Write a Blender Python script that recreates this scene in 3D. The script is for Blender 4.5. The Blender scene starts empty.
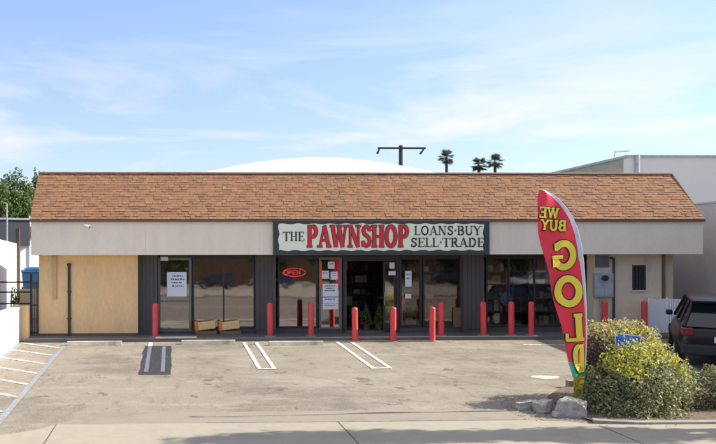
import bpy, bmesh, math, random
from mathutils import Vector, Matrix
R = math.radians
random.seed(7)
scene = bpy.context.scene
COL = scene.collection

# ---------------------------------------------------------------- camera
W0, H0, F, PX, PY = 716.0, 444.0, 800.0, 199.0, 260.0
YAW = R(2.0); CZ = 2.26
cd = bpy.data.cameras.new('camera'); cam = bpy.data.objects.new('camera', cd); COL.objects.link(cam)
cam.location = (0, 0, CZ); cam.rotation_euler = (R(90), R(0.12), -YAW)
cd.sensor_width = 36; cd.lens = 36 * F / W0
cd.shift_x = (W0 / 2 - PX) / W0; cd.shift_y = (PY - H0 / 2) / W0
cd.clip_start = 0.1; cd.clip_end = 3000
scene.camera = cam

# ---------------------------------------------------------------- light
SUN_EL, SUN_AZ, SUN_STR, SKY_STR, EXPO = 32.0, -3.0, 3.4, 0.15, 1.47   # az: degrees in front of the +X axis
sd = bpy.data.lights.new('sun', 'SUN'); sun = bpy.data.objects.new('sun', sd); COL.objects.link(sun)
sd.energy = SUN_STR; sd.angle = R(0.5); sd.color = (1.0, 0.93, 0.82)
sv = Vector((math.cos(R(SUN_EL)) * math.cos(R(SUN_AZ)), -math.cos(R(SUN_EL)) * math.sin(R(SUN_AZ)), math.sin(R(SUN_EL))))
sun.rotation_euler = sv.to_track_quat('Z', 'Y').to_euler()
wd = bpy.data.worlds.new('World'); scene.world = wd; wd.use_nodes = True
nt = wd.node_tree; nt.nodes.clear()
def N(nt, t, **k):
    n = nt.nodes.new(t)
    for a, b in k.items(): setattr(n, a, b)
    return n
out = N(nt, 'ShaderNodeOutputWorld'); bg = N(nt, 'ShaderNodeBackground')
sky = N(nt, 'ShaderNodeTexSky', sky_type='NISHITA'); sky.sun_disc = False
sky.sun_elevation = R(SUN_EL); sky.sun_rotation = math.atan2(sv.x, sv.y)
sky.air_density = 1.0; sky.dust_density = 0.0; sky.ozone_density = 3.0
tint = N(nt, 'ShaderNodeMix', data_type='RGBA', blend_type='MULTIPLY'); tint.inputs[0].default_value = 1
tint.inputs[7].default_value = (0.63, 0.575, 0.62, 1)
nt.links.new(sky.outputs[0], tint.inputs[6])
tc = N(nt, 'ShaderNodeTexCoord'); sx = N(nt, 'ShaderNodeSeparateXYZ'); nt.links.new(tc.outputs['Generated'], sx.inputs[0])
mp = N(nt, 'ShaderNodeMapping'); mp.inputs['Scale'].default_value = (2.0, 2.0, 9.0); mp.inputs['Rotation'].default_value = (0.10, 0.16, 0)
mp.inputs['Location'].default_value = (0.35, 0.2, 0.65)
nt.links.new(tc.outputs['Generated'], mp.inputs[0])
nz = N(nt, 'ShaderNodeTexNoise'); nz.inputs['Scale'].default_value = 1.5; nz.inputs['Detail'].default_value = 14; nz.inputs['Roughness'].default_value = .58
nz.inputs['Distortion'].default_value = .5
nt.links.new(mp.outputs[0], nz.inputs['Vector'])
cr = N(nt, 'ShaderNodeValToRGB'); cr.color_ramp.elements[0].position = .47; cr.color_ramp.elements[1].position = .72
nt.links.new(nz.outputs[0], cr.inputs[0])
# milky veil low over the horizon
hz = N(nt, 'ShaderNodeMapRange'); hz.inputs['From Min'].default_value = .0; hz.inputs['From Max'].default_value = .42
hz.inputs['To Min'].default_value = .18; hz.inputs['To Max'].default_value = 0.0
nt.links.new(sx.outputs[2], hz.inputs[0])
ad = N(nt, 'ShaderNodeMath', operation='ADD', use_clamp=True)
ml = N(nt, 'ShaderNodeMath', operation='MULTIPLY'); cl = N(nt, 'ShaderNodeMapRange')   # more cloud low down than high up
cl.inputs['From Min'].default_value = .12; cl.inputs['From Max'].default_value = .30; cl.inputs['To Min'].default_value = 1.0; cl.inputs['To Max'].default_value = .15
nt.links.new(sx.outputs[2], cl.inputs[0]); nt.links.new(cl.outputs[0], ml.inputs[1]); nt.links.new(cr.outputs[0], ml.inputs[0]); nt.links.new(ml.outputs[0], ad.inputs[0]); nt.links.new(hz.outputs[0], ad.inputs[1])
hi = N(nt, 'ShaderNodeMapRange'); hi.inputs['From Min'].default_value = .40; hi.inputs['From Max'].default_value = .85
hi.inputs['To Min'].default_value = 0; hi.inputs['To Max'].default_value = .75; nt.links.new(sx.outputs[2], hi.inputs[0])   # unseen white haze overhead, added to brighten the shaded shop front
ad2 = N(nt, 'ShaderNodeMath', operation='ADD', use_clamp=True); nt.links.new(ad.outputs[0], ad2.inputs[0]); nt.links.new(hi.outputs[0], ad2.inputs[1])
cmx = N(nt, 'ShaderNodeMix', data_type='RGBA'); cmx.inputs[7].default_value = (2.6, 2.5, 2.5, 1)
low = N(nt, 'ShaderNodeMapRange'); low.inputs['From Min'].default_value = .0; low.inputs['From Max'].default_value = .32; low.inputs['To Min'].default_value = .60; low.inputs['To Max'].default_value = 1.0
nt.links.new(sx.outputs[2], low.inputs[0]); lsc = N(nt, 'ShaderNodeVectorMath', operation='SCALE'); nt.links.new(tint.outputs[2], lsc.inputs[0]); nt.links.new(low.outputs[0], lsc.inputs[3])
nt.links.new(ad2.outputs[0], cmx.inputs[0]); nt.links.new(lsc.outputs[0], cmx.inputs[6])
nt.links.new(cmx.outputs[2], bg.inputs[0]); bg.inputs[1].default_value = SKY_STR
nt.links.new(bg.outputs[0], out.inputs[0])
vs = scene.view_settings; vs.view_transform = 'Standard'; vs.look = 'None'; vs.exposure = EXPO; vs.gamma = 1; vs.use_curve_mapping = False
scene.render.engine = 'CYCLES'

# ---------------------------------------------------------------- helpers
def ray(px, py):
    a = (px - PX) / F; b = -(py - PY) / F
    return Vector((a * math.cos(YAW) + math.sin(YAW), math.cos(YAW) - a * math.sin(YAW), b))
def FX(px, Y): d = ray(px, 260); return d.x / d.y * Y
def PZ(px, py, Y): d = ray(px, py); return CZ + d.z / d.y * Y
def lotz(Y): return -0.10 - 0.05 * (23.1 - Y)

def srgb(r, g, b):
    f = lambda c: ((c / 255 + .055) / 1.055) ** 2.4 if c > 10 else c / 3300
    return (f(r), f(g), f(b), 1)
MATS = {}
def mat(name, c, rough=.8, var=.12, scale=4, bump=.0, bscale=60, metal=0, c2=None, c2scale=1.0, c2lo=.45, c2hi=.7, spec=.5, attr=False, stretch=None):
    m = bpy.data.materials.new(name); m.use_nodes = True; t = m.node_tree
    b = t.nodes['Principled BSDF']; b.inputs['Roughness'].default_value = rough; b.inputs['Metallic'].default_value = metal
    b.inputs['Specular IOR Level'].default_value = spec
    tc = N(t, 'ShaderNodeTexCoord'); v = tc.outputs['Object']
    if stretch:
        mpn = N(t, 'ShaderNodeMapping'); mpn.inputs['Scale'].default_value = stretch; t.links.new(v, mpn.inputs[0]); v = mpn.outputs[0]
    if attr:
        at = N(t, 'ShaderNodeAttribute', attribute_name='col'); src = at.outputs['Color']
    else:
        rg = N(t, 'ShaderNodeRGB'); rg.outputs[0].default_value = (c[0], c[1], c[2], 1); src = rg.outputs[0]
    if c2:
        n2 = N(t, 'ShaderNodeTexNoise'); n2.inputs['Scale'].default_value = c2scale; n2.inputs['Detail'].default_value = 8; n2.inputs['Roughness'].default_value = .65
        t.links.new(v, n2.inputs['Vector'])
        mr = N(t, 'ShaderNodeMapRange'); mr.inputs[1].default_value = c2lo; mr.inputs[2].default_value = c2hi; t.links.new(n2.outputs[0], mr.inputs[0])
        mx = N(t, 'ShaderNodeMix', data_type='RGBA'); mx.inputs[7].default_value = (c2[0], c2[1], c2[2], 1)
        t.links.new(mr.outputs[0], mx.inputs[0]); t.links.new(src, mx.inputs[6]); src = mx.outputs[2]
    if var:
        n1 = N(t, 'ShaderNodeTexNoise'); n1.inputs['Scale'].default_value = scale; n1.inputs['Detail'].default_value = 6; n1.inputs['Roughness'].default_value = .6
        t.links.new(v, n1.inputs['Vector'])
        mr = N(t, 'ShaderNodeMapRange'); mr.inputs[1].default_value = .25; mr.inputs[2].default_value = .75
        mr.inputs[3].default_value = 1 - var; mr.inputs[4].default_value = 1 + var; t.links.new(n1.outputs[0], mr.inputs[0])
        hs = N(t, 'ShaderNodeVectorMath', operation='SCALE'); t.links.new(src, hs.inputs[0]); t.links.new(mr.outputs[0], hs.inputs[3]); src = hs.outputs[0]
    t.links.new(src, b.inputs['Base Color'])
    if bump:
        nb = N(t, 'ShaderNodeTexNoise'); nb.inputs['Scale'].default_value = bscale; nb.inputs['Detail'].default_value = 4; t.links.new(v, nb.inputs['Vector'])
        bp = N(t, 'ShaderNodeBump'); bp.inputs['Strength'].default_value = bump; bp.inputs['Distance'].default_value = .02
        t.links.new(nb.outputs[0], bp.inputs['Height']); t.links.new(bp.outputs[0], b.inputs['Normal'])
    MATS[name] = m
    return m
def leafmat(name, rough=.6):
    m = bpy.data.materials.new(name); m.use_nodes = True; t = m.node_tree; b = t.nodes['Principled BSDF']
    at = N(t, 'ShaderNodeAttribute', attribute_name='col'); t.links.new(at.outputs['Color'], b.inputs['Base Color']); b.inputs['Roughness'].default_value = rough
    tr = N(t, 'ShaderNodeBsdfTranslucent'); t.links.new(at.outputs['Color'], tr.inputs[0])
    mx = N(t, 'ShaderNodeMixShader'); mx.inputs[0].default_value = .42
    o = t.nodes['Material Output']; t.links.new(b.outputs[0], mx.inputs[1]); t.links.new(tr.outputs[0], mx.inputs[2]); t.links.new(mx.outputs[0], o.inputs[0])
    MATS[name] = m; return m

class MB:
    def __init__(s): s.v = []; s.f = []; s.c = []; s.smooth = False
    def face(s, pts, col=None):
        n = len(s.v); s.v += [tuple(p) for p in pts]; s.f.append(tuple(range(n, n + len(pts)))); s.c.append(col)
    def box(s, x0, x1, y0, y1, z0, z1, col=None, M=None):
        n = len(s.v); P = [(x, y, z) for z in (z0, z1) for y in (y0, y1) for x in (x0, x1)]
        if M is not None: P = [tuple(M @ Vector(p)) for p in P]
        s.v += P
        for q in ((0,2,3,1),(4,5,7,6),(0,1,5,4),(2,6,7,3),(0,4,6,2),(1,3,7,5)): s.f.append(tuple(n + i for i in q)); s.c.append(col)
        return s
    def tube(s, pts, rad, seg=10, cap=True, col=None):
        pts = [Vector(p) for p in pts]; rs = rad if isinstance(rad, (list, tuple)) else [rad] * len(pts)
        n0 = len(s.v)
        for i, p in enumerate(pts):
            d = (pts[min(i + 1, len(pts) - 1)] - pts[max(i - 1, 0)]).normalized()
            a = d.cross(Vector((0, 0, 1)) if abs(d.z) < .9 else Vector((1, 0, 0))).normalized(); b = d.cross(a)
            for k in range(seg):
                t = 2 * math.pi * k / seg; s.v.append(tuple(p + (a * math.cos(t) + b * math.sin(t)) * rs[i]))
        for i in range(len(pts) - 1):
            for k in range(seg):
                s.f.append((n0 + i*seg + k, n0 + i*seg + (k+1) % seg, n0 + (i+1)*seg + (k+1) % seg, n0 + (i+1)*seg + k)); s.c.append(col)
        if cap:
            s.f.append(tuple(n0 + k for k in range(seg))); s.c.append(col)
            s.f.append(tuple(n0 + (len(pts)-1)*seg + k for k in reversed(range(seg)))); s.c.append(col)
        return s
    def build(s, name, m, parent=None, bevel=0, smooth=False, sub=0):
        me = bpy.data.meshes.new(name); me.from_pydata(s.v, [], s.f)
        if any(c is not None for c in s.c):
            ca = me.color_attributes.new('col', 'FLOAT_COLOR', 'CORNER'); buf = []
            for f, c in zip(s.f, s.c): buf += list((c or (.5,.5,.5)))[:3] + [1] if len(f) == 1 else (list((c or (.5,.5,.5)))[:3] + [1]) * len(f)
            ca.data.foreach_set('color', buf)
        else:
            bm = bmesh.new(); bm.from_mesh(me); bmesh.ops.recalc_face_normals(bm, faces=bm.faces); bm.to_mesh(me); bm.free()
        me.materials.append(m if not isinstance(m, str) else MATS[m])
        o = bpy.data.objects.new(name, me); COL.objects.link(o)
        if parent is not None: o.parent = parent
        if bevel:
            md = o.modifiers.new('bevel', 'BEVEL'); md.width = bevel; md.segments = 2; md.limit_method = 'ANGLE'
        if sub:
            md = o.modifiers.new('sub', 'SUBSURF'); md.levels = sub; md.render_levels = sub
        if smooth: me.polygons.foreach_set('use_smooth', [True] * len(me.polygons))
        return o
def tag(o, label, cat=None, group=None, kind=None):
    if label: o['label'] = label
    if cat: o['category'] = cat
    if group: o['group'] = group
    if kind: o['kind'] = kind
    return o
def empty(name, loc, label, cat, group=None, rz=0):
    o = bpy.data.objects.new(name, None); COL.objects.link(o); o.location = loc; o.rotation_euler = (0, 0, rz); o.empty_display_size = .2
    return tag(o, label, cat, group)
def copy_tree(o, parent=None):
    c = o.copy(); COL.objects.link(c); c.parent = parent
    for ch in [x for x in bpy.data.objects if x.parent == o and x != c]: copy_tree(ch, c)
    return c
def struct(name, mb, m, label): o = mb.build(name, m); tag(o, label, kind='structure'); return o

# ---------------------------------------------------------------- stroke lettering (slab / roman serif)
def arc(cx, cy, rx, ry, a0, a1, n=12): return [(cx + rx*math.cos(R(a0+(a1-a0)*i/n)), cy + ry*math.sin(R(a0+(a1-a0)*i/n))) for i in range(n+1)]
G = {  # width, strokes (K thick, k thin), serif feet
 'T': (.8, [('K',[(.4,0),(.4,.97)]),('k',[(0,.95),(.8,.95)]),('k',[(.03,1),(.03,.76)]),('k',[(.77,1),(.77,.76)])], [(.4,0)]),
 'H': (.9, [('K',[(.2,0),(.2,1)]),('K',[(.7,0),(.7,1)]),('k',[(.2,.5),(.7,.5)])], [(.2,0),(.2,1),(.7,0),(.7,1)]),
 'E': (.75,[('K',[(.2,0),(.2,1)]),('k',[(.05,.96),(.7,.96)]),('k',[(.05,.04),(.72,.04)]),('k',[(.2,.52),(.52,.52)]),('k',[(.68,.98),(.68,.76)]),('k',[(.7,.02),(.7,.26)]),('k',[(.53,.42),(.53,.62)])], []),
 'P': (.8, [('K',[(.22,0),(.22,1)]),('k',[(.05,.96),(.42,.96)]),('K',arc(.42,.72,.25,.24,90,-90)),('k',[(.22,.47),(.44,.47)])], [(.22,0)]),
 'A': (.9, [('k',[(.12,0),(.43,.98)]),('K',[(.43,1),(.75,0)]),('k',[(.22,.32),(.64,.32)])], [(.12,0),(.75,0)]),
 'W': (1.15,[('K',[(.1,1),(.34,0)]),('k',[(.34,0),(.57,.92)]),('K',[(.55,.92),(.8,0)]),('k',[(.8,0),(1.02,1)])], [(.1,1),(.57,1),(1.02,1)]),
 'N': (.95,[('k',[(.17,0),(.17,1)]),('K',[(.17,1),(.74,0)]),('k',[(.74,0),(.74,1)])], [(.17,0),(.17,1),(.74,1)]),
 'S': (.7, [('K',[(.58,.74),(.53,.88),(.36,.95),(.19,.88),(.14,.74),(.22,.6),(.38,.51),(.52,.42),(.58,.27),(.52,.12),(.35,.05),(.17,.12),(.11,.28)]),('k',[(.6,.98),(.6,.72)]),('k',[(.1,.02),(.1,.3)])], []),
 'O': (.9, [('K',arc(.45,.5,.32,.45,0,360,24))], []),
 'L': (.7, [('K',[(.2,0),(.2,1)]),('k',[(.05,.04),(.66,.04)]),('k',[(.64,.02),(.64,.28)])], [(.2,1)]),
 'B': (.8, [('K',[(.2,0),(.2,1)]),('k',[(.05,.96),(.42,.96)]),('K',arc(.4,.74,.22,.22,90,-90)),('k',[(.2,.52),(.42,.52)]),('K',arc(.42,.28,.26,.24,90,-90)),('k',[(.05,.04),(.44,.04)])], []),
 'U': (.9, [('K',[(.2,1),(.2,.34),(.24,.17),(.34,.07),(.46,.04),(.58,.07),(.68,.17),(.72,.34)]),('k',[(.72,.3),(.72,1)])], [(.2,1),(.72,1)]),
 'Y': (.85,[('K',[(.1,1),(.43,.48)]),('k',[(.43,.48),(.76,1)]),('K',[(.43,.5),(.43,0)])], [(.1,1),(.76,1),(.43,0)]),
 'R': (.88,[('K',[(.22,0),(.22,1)]),('k',[(.05,.96),(.42,.96)]),('K',arc(.4,.74,.22,.22,90,-90)),('k',[(.22,.51),(.44,.51)]),('K',[(.4,.51),(.56,.3),(.7,.03)])], [(.22,0),(.74,0)]),
 'D': (.9, [('K',[(.2,0),(.2,1)]),('k',[(.05,.96),(.4,.96)]),('K',arc(.38,.5,.36,.46,90,-90)),('k',[(.05,.04),(.4,.04)])], []),
 'G': (.95,[('K',arc(.46,.5,.33,.44,40,330,22)),('k',[(.5,.44),(.88,.44)]),('K',[(.76,.44),(.76,.08)]),('k',[(.72,.96),(.72,.68)])], []),
 '.': (.34,[('K',[(.1,.5),(.27,.5)])], []),
 ' ': (.4, [], [])}
class Pen:
    def __init__(s): s.mb = MB(); s.k = 0
    def ribbon(s, pts, w, mp, step=.0005):
        P = [Vector((a, b)) for a, b in pts]; L = []; closed = (P[0] - P[-1]).length < 1e-4 and len(P) > 3
        for i, p in enumerate(P):
            if closed: d0 = (P[i] - P[i-1 if i else -2]); d1 = (P[(i+1) if i < len(P)-1 else 1] - P[i])
            else: d0 = P[i] - P[max(i-1,0)]; d1 = P[min(i+1,len(P)-1)] - P[i]
            if d0.length < 1e-6: d0 = d1
            if d1.length < 1e-6: d1 = d0
            d = (d0.normalized() + d1.normalized()).normalized(); n = Vector((-d.y, d.x)); L.append((p + n*w/2, p - n*w/2))
        s.k += 1; dz = s.k * step * .35
        n0 = len(s.mb.v)
        for a, b in L: s.mb.v += [tuple(mp(a.x, a.y, dz)), tuple(mp(b.x, b.y, dz))]
        for i in range(len(L)-1): s.mb.f.append((n0+2*i, n0+2*i+1, n0+2*i+3, n0+2*i+2)); s.mb.c.append(None)
    def text(s, txt, x0, x1, z0, h, K, k, mp, grow=0, serif=.26, swid=None):
        tot = sum(G[c][0] for c in txt); sx_ = (x1 - x0) / tot; x = x0
        for c in txt:
            wd_, st, feet = G[c]
            for kind, pts in st: s.ribbon([(x + a*sx_, z0 + b*h) for a, b in pts], (K if kind == 'K' else k) + grow, mp)
            for a, b in feet:
                yy = z0 + (b*h + (k/2 if b < .5 else -k/2)); half = serif*sx_*.62 if swid is None else swid
                s.ribbon([(x + a*sx_ - half - grow/2, yy), (x + a*sx_ + half + grow/2, yy)], k + grow, mp)
            x += wd_ * sx_

# ---------------------------------------------------------------- materials
mat('asphalt_lot', (.245,.200,.140), .9, .20, 1.3, .35, 90, c2=(.145,.113,.084), c2scale=.55, c2lo=.50, c2hi=.72)
def asphalt(name, c, dark, light):
    m = bpy.data.materials.new(name); m.use_nodes = True; t = m.node_tree; b = t.nodes['Principled BSDF']; b.inputs['Roughness'].default_value = .92
    tc = N(t, 'ShaderNodeTexCoord'); src = None
    def noise(sc, det, rough=.6, st=None, vor=False):
        v = tc.outputs['Object']
        if st: q = N(t, 'ShaderNodeMapping'); q.inputs['Scale'].default_value = st; t.links.new(v, q.inputs[0]); v = q.outputs[0]
        n = N(t, 'ShaderNodeTexNoise'); n.inputs['Scale'].default_value = sc; n.inputs['Detail'].default_value = det; n.inputs['Roughness'].default_value = rough; t.links.new(v, n.inputs['Vector']); return n.outputs[0]
    def mixc(src, f, lo, hi, col, amt=1.0):
        mr = N(t, 'ShaderNodeMapRange'); mr.inputs[1].default_value = lo; mr.inputs[2].default_value = hi; mr.inputs[4].default_value = amt; t.links.new(f, mr.inputs[0])
        mx = N(t, 'ShaderNodeMix', data_type='RGBA'); mx.inputs[7].default_value = (*col, 1); t.links.new(mr.outputs[0], mx.inputs[0])
        if isinstance(src, tuple): mx.inputs[6].default_value = (*src, 1)
        else: t.links.new(src, mx.inputs[6])
        return mx.outputs[2]
    src = mixc(c, noise(.35, 12, .76), .47, .60, dark, .60)
    src = mixc(src, noise(.9, 14, .8, (.45, 1.8, 1)), .49, .60, light, .7)
    src = mixc(src, noise(2.2, 12, .8, (1.4, .4, 1)), .53, .64, dark, .55)
    src = mixc(src, noise(1.6, 6, .65), .62, .66, tuple(x*.55 for x in dark), .7)
    g = noise(70, 3, .8); src = mixc(src, g, .48, .75, tuple(x*.35 for x in dark), .75)
    src = mixc(src, noise(45, 2, .7), .56, .75, tuple(min(1, x*1.8) for x in light), .5)
    t.links.new(src, b.inputs['Base Color'])
    bp = N(t, 'ShaderNodeBump'); bp.inputs['Strength'].default_value = .5; bp.inputs['Distance'].default_value = .015; t.links.new(g, bp.inputs['Height']); t.links.new(bp.outputs[0], b.inputs['Normal'])
    MATS[name] = m
asphalt('asphalt_lot', (.27,.232,.178), (.115,.098,.076), (.36,.315,.24))
mat('asphalt_strip', (.265,.23,.178), .9, .16, 40, .4, 90, c2=(.18,.152,.12), c2scale=.9, c2lo=.5, c2hi=.8)
mat('shadow_dark_asphalt', (.022,.022,.027), .9, .4, 30, .4, 90, c2=(.06,.055,.05), c2scale=7, c2lo=.52, c2hi=.7)  # dark asphalt, also the colour of the shadow painted at the left stall lines
mat('asphalt_road', (.15,.125,.098), .9, .15, 2, .3, 90)
mat('ground_soil', (.16,.14,.11), .95, .2, .3)
mat('concrete_walk', (.32,.285,.22), .85, .07, 5, .15, 70, c2=(.24,.21,.165), c2scale=.8, c2lo=.48, c2hi=.85)
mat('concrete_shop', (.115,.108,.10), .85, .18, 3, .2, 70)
mat('concrete_stop', (.62,.54,.42), .85, .15, 9, .2, 70, c2=(.32,.28,.22), c2scale=3)
mat('concrete_curb', (.30,.28,.25), .85, .2, 4, .3, 60, c2=(.18,.17,.15), c2scale=2.5)
mat('concrete_block', (.42,.385,.33), .9, .15, 6, .8, 25, c2=(.20,.185,.165), c2scale=6)
mat('joint_dark', (.10,.085,.07), .95, .2, 20)
mat('paint_white', (.74,.73,.69), .7, .12, 30, c2=(.28,.235,.175), c2scale=9, c2lo=.52, c2hi=.60)
mat('paint_shaded', (.13,.155,.20), .8, .12, 8, c2=(.05,.05,.055), c2scale=14, c2lo=.56, c2hi=.66)  # line paint darkened to look shaded inside the painted shadow
mat('paint_blue', (.22,.27,.37), .8, .12, 6, c2=(.26,.22,.165), c2scale=8, c2lo=.46, c2hi=.56)
mat('stucco_tan', (.82,.545,.27), .9, .08, 14, .5, 90, c2=(.68,.48,.25), c2scale=1.6, c2lo=.45, c2hi=.8, stretch=(1.6,1,.5))
mat('stucco_beige', (.72,.59,.43), .9, .08, 14, .5, 90, c2=(.50,.42,.33), c2scale=1.6, c2lo=.48, c2hi=.8, stretch=(1.6,1,.5))
mat('fascia_panel', (.84,.73,.58), .85, .05, 20, .3, 90, c2=(.73,.645,.53), c2scale=1.3, c2lo=.46, c2hi=.8, stretch=(1.5,1,.35))
mat('drip_edge', (.16,.085,.06), .6)
mat('ridge_cap', (.55,.36,.27), .8, .15, 6)  # paler than the shingles: the ridge highlight is put into the colour
mat('shingle', (.4,.2,.1), .95, .16, 40, .5, 120, attr=True)
mat('roof_flat', (.55,.54,.52), .9, .1, 1)
mat('siding_dark', (.078,.070,.070), .75, .18, 3, .1, 40, stretch=(6,6,.5))
mat('frame_dark', (.035,.034,.037), .45, .1, 5, metal=.3)
mat('frame_bronze', (.16,.155,.15), .4, .1, 5, metal=.5)
mat('room_wall', (.30,.26,.22), .9, .2, 1)
mat('room_floor', (.28,.24,.20), .6, .2, 1)
mat('paper', (.74,.76,.82), .8, .04, 5)
mat('ink', (.12,.14,.30), .8, .1, 5)
mat('ink_red', (.7,.1,.06), .8, .05)
mat('ink_blue', (.10,.32,.60), .8, .05)
mat('bollard_red', (.70,.06,.06), .55, .12, 9, .1, 30, c2=(.40,.06,.05), c2scale=11, c2lo=.56, c2hi=.66)
mat('red_dark', (.35,.02,.025), .6)
mat('sign_face', (.84,.86,.66), .55, .04, 2, c2=(.76,.80,.62), c2scale=2)
mat('sign_border', (.035,.042,.055), .5, .15, 4)
mat('sign_black', (.03,.035,.03), .6, 0)
mat('sign_red', (.62,.025,.03), .5, .05)
mat('sign_maroon', (.10,.03,.02), .6, 0)
mat('metal_grey', (.42,.45,.48), .45, .12, 5, metal=.3, c2=(.30,.31,.32), c2scale=6)
mat('metal_black', (.03,.03,.03), .5, .1, 5)
mat('pipe_tan', (.55,.36,.20), .85)
mat('white_paint', (.80,.80,.79), .7, .03, 3, c2=(.70,.69,.67), c2scale=1.2, c2lo=.5, c2hi=.9)
mat('white_roof', (.85,.85,.85), .8, .02, 1)
mat('gate_white', (.78,.78,.78), .6, .04, 5)
mat('grey_wall', (.50,.50,.53), .9, .06, 12, .3, 60, c2=(.42,.42,.45), c2scale=.7)
mat('dark_parapet', (.045,.05,.062), .8, .08, 2)
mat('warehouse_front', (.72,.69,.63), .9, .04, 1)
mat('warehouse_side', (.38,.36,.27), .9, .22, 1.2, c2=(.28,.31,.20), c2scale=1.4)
mat('wood_post', (.12,.075,.05), .9, .2, 4)
mat('pole_wood', (.055,.045,.045), .9, .1, 4)
mat('bark', (.10,.075,.055), .95, .25, 6, .6, 20)
mat('flag_red', (.80,.03,.055), .6, .06, 3)
mat('flag_yellow', (.86,.66,.05), .6, .05, 8)
mat('flag_black', (.05,.03,.015), .7, 0)
mat('flag_white', (.62,.60,.70), .6, .06, 6)
mat('flag_green', (.05,.42,.26), .6, .2, 30)
mat('flag_gold', (.62,.45,.03), .5, .3, 40, attr=True)
mat('sign_blue', (.03,.13,.62), .45, .06, 6)
mat('bin_blue', (.10,.30,.58), .5, .1, 5)
mat('cream_block', (.66,.56,.38), .85, .1, 4)
mat('soil', (.14,.105,.075), .95, .3, 8, .6, 40)
mat('car_maroon', (.022,.015,.019), .28, .03, 2, metal=.35)
mat('car_black', (.03,.032,.04), .28, .03, 2, metal=.35)
mat('car_white', (.75,.75,.76), .3, .02, 2)
mat('car_blue', (.03,.06,.16), .3, .02, 2, metal=.3)
mat('car_glass', (.012,.015,.02), .06, 0, spec=.8)
mat('tyre', (.02,.02,.02), .9, .1, 20)
mat('rim', (.42,.42,.43), .3, 0, metal=.8)
mat('lamp_red', (.22,.02,.025), .25, 0)
mat('lamp_clear', (.7,.7,.7), .1, 0)
mat('plastic_black', (.025,.025,.028), .6, .05)
mat('wood_brown', (.20,.12,.07), .7, .2, 4)
mat('box_mix', (.3,.3,.3), .7, .05, attr=True)
mat('orange_box', (.75,.22,.05), .6, .15, 9)
mat('yellow_box', (.80,.56,.22), .6, .12, 9)
leafmat('leaf')
def glassmat(name, tintc, refl):
    m = bpy.data.materials.new(name); m.use_nodes = True; t = m.node_tree; t.nodes.clear()
    o = N(t, 'ShaderNodeOutputMaterial'); tr = N(t, 'ShaderNodeBsdfTransparent'); tr.inputs[0].default_value = tintc
    gl = N(t, 'ShaderNodeBsdfGlossy'); gl.inputs['Roughness'].default_value = .03; gl.inputs['Color'].default_value = (.92,.88,.84,1)
    tcn = N(t, 'ShaderNodeTexCoord'); nb = N(t, 'ShaderNodeTexNoise'); nb.inputs['Scale'].default_value = .9; t.links.new(tcn.outputs['Object'], nb.inputs['Vector'])
    bp = N(t, 'ShaderNodeBump'); bp.inputs['Strength'].default_value = .16; bp.inputs['Distance'].default_value = .02
    t.links.new(nb.outputs[0], bp.inputs['Height']); t.links.new(bp.outputs[0], gl.inputs['Normal'])
    mx = N(t, 'ShaderNodeMixShader'); fr = N(t, 'ShaderNodeLayerWeight'); fr.inputs[0].default_value = .3
    mr = N(t, 'ShaderNodeMapRange'); mr.inputs[3].default_value = refl; mr.inputs[4].default_value = 1
    t.links.new(fr.outputs['Fresnel'], mr.inputs[0]); t.links.new(mr.outputs[0], mx.inputs[0])
    t.links.new(tr.outputs[0], mx.inputs[1]); t.links.new(gl.outputs[0], mx.inputs[2]); t.links.new(mx.outputs[0], o.inputs[0]); MATS[name] = m
glassmat('glass_tinted', (.55,.53,.5,1), .33)
glassmat('glass_shop', (.88,.86,.83,1), .07)
glassmat('glass_clear', (.8,.8,.8,1), .07)
def emit(name, c, s):
    m = bpy.data.materials.new(name); m.use_nodes = True; b = m.node_tree.nodes['Principled BSDF']
    b.inputs['Base Color'].default_value = c; b.inputs['Emission Color'].default_value = c; b.inputs['Emission Strength'].default_value = s; MATS[name] = m
emit('neon_red', (1,.06,.03,1), 1.6); emit('neon_blue', (.1,.3,1,1), .6)

# ---------------------------------------------------------------- ground
g = MB()
prof = [(900,-.05),(24.2,-.05),(23.1,-.13),(13.78,lotz(13.78)-.03),(11.0,lotz(11)-.03),(10.9,-.83),(-900,-.83)]
for (a, za), (b, zb) in zip(prof, prof[1:]): g.face([(-900,a,za),(900,a,za),(900,b,zb),(-900,b,zb)])
struct('ground', g, 'ground_soil', 'bare ground sheet reaching the horizon under the whole street')
XL, XR = -4.35, 17.35
g = MB()
g.face([(XL,23.1,lotz(23.1)),(XR,23.1,lotz(23.1)),(XR,11.0,lotz(11)),(XL,11.0,lotz(11))])
struct('parking_lot', g, 'asphalt_lot', 'worn brownish asphalt parking lot in front of the shop')
g = MB(); Y0, Y1 = 13.80, 14.62
g.face([(-1.75,Y0,lotz(Y0)+.004),(7.0,Y0,lotz(Y0)+.004),(6.6,Y1,lotz(Y1)+.004),(-1.55,Y1,lotz(Y1)+.004)])
struct('asphalt_strip', g, 'asphalt_strip', 'smoother asphalt strip along the edge of the sidewalk')
g = MB(); g.box(-40,60,-16,11.0,-.9,-.80)
struct('road', g, 'asphalt_road', 'wide asphalt street behind the viewpoint')
g = MB(); g.box(-40,60,-60,-16,-.9,-.70)
struct('opposite_lot', g, 'asphalt_lot', 'asphalt parking area across the street')
# road centre line
g = MB(); g.box(-40,60,-2.55,-2.43,-.79,-.794); g.box(-40,60,-2.8,-2.68,-.79,-.794)
g2 = g.build('lane_line', 'concrete_stop'); tag(g2, None, kind='structure')
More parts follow.
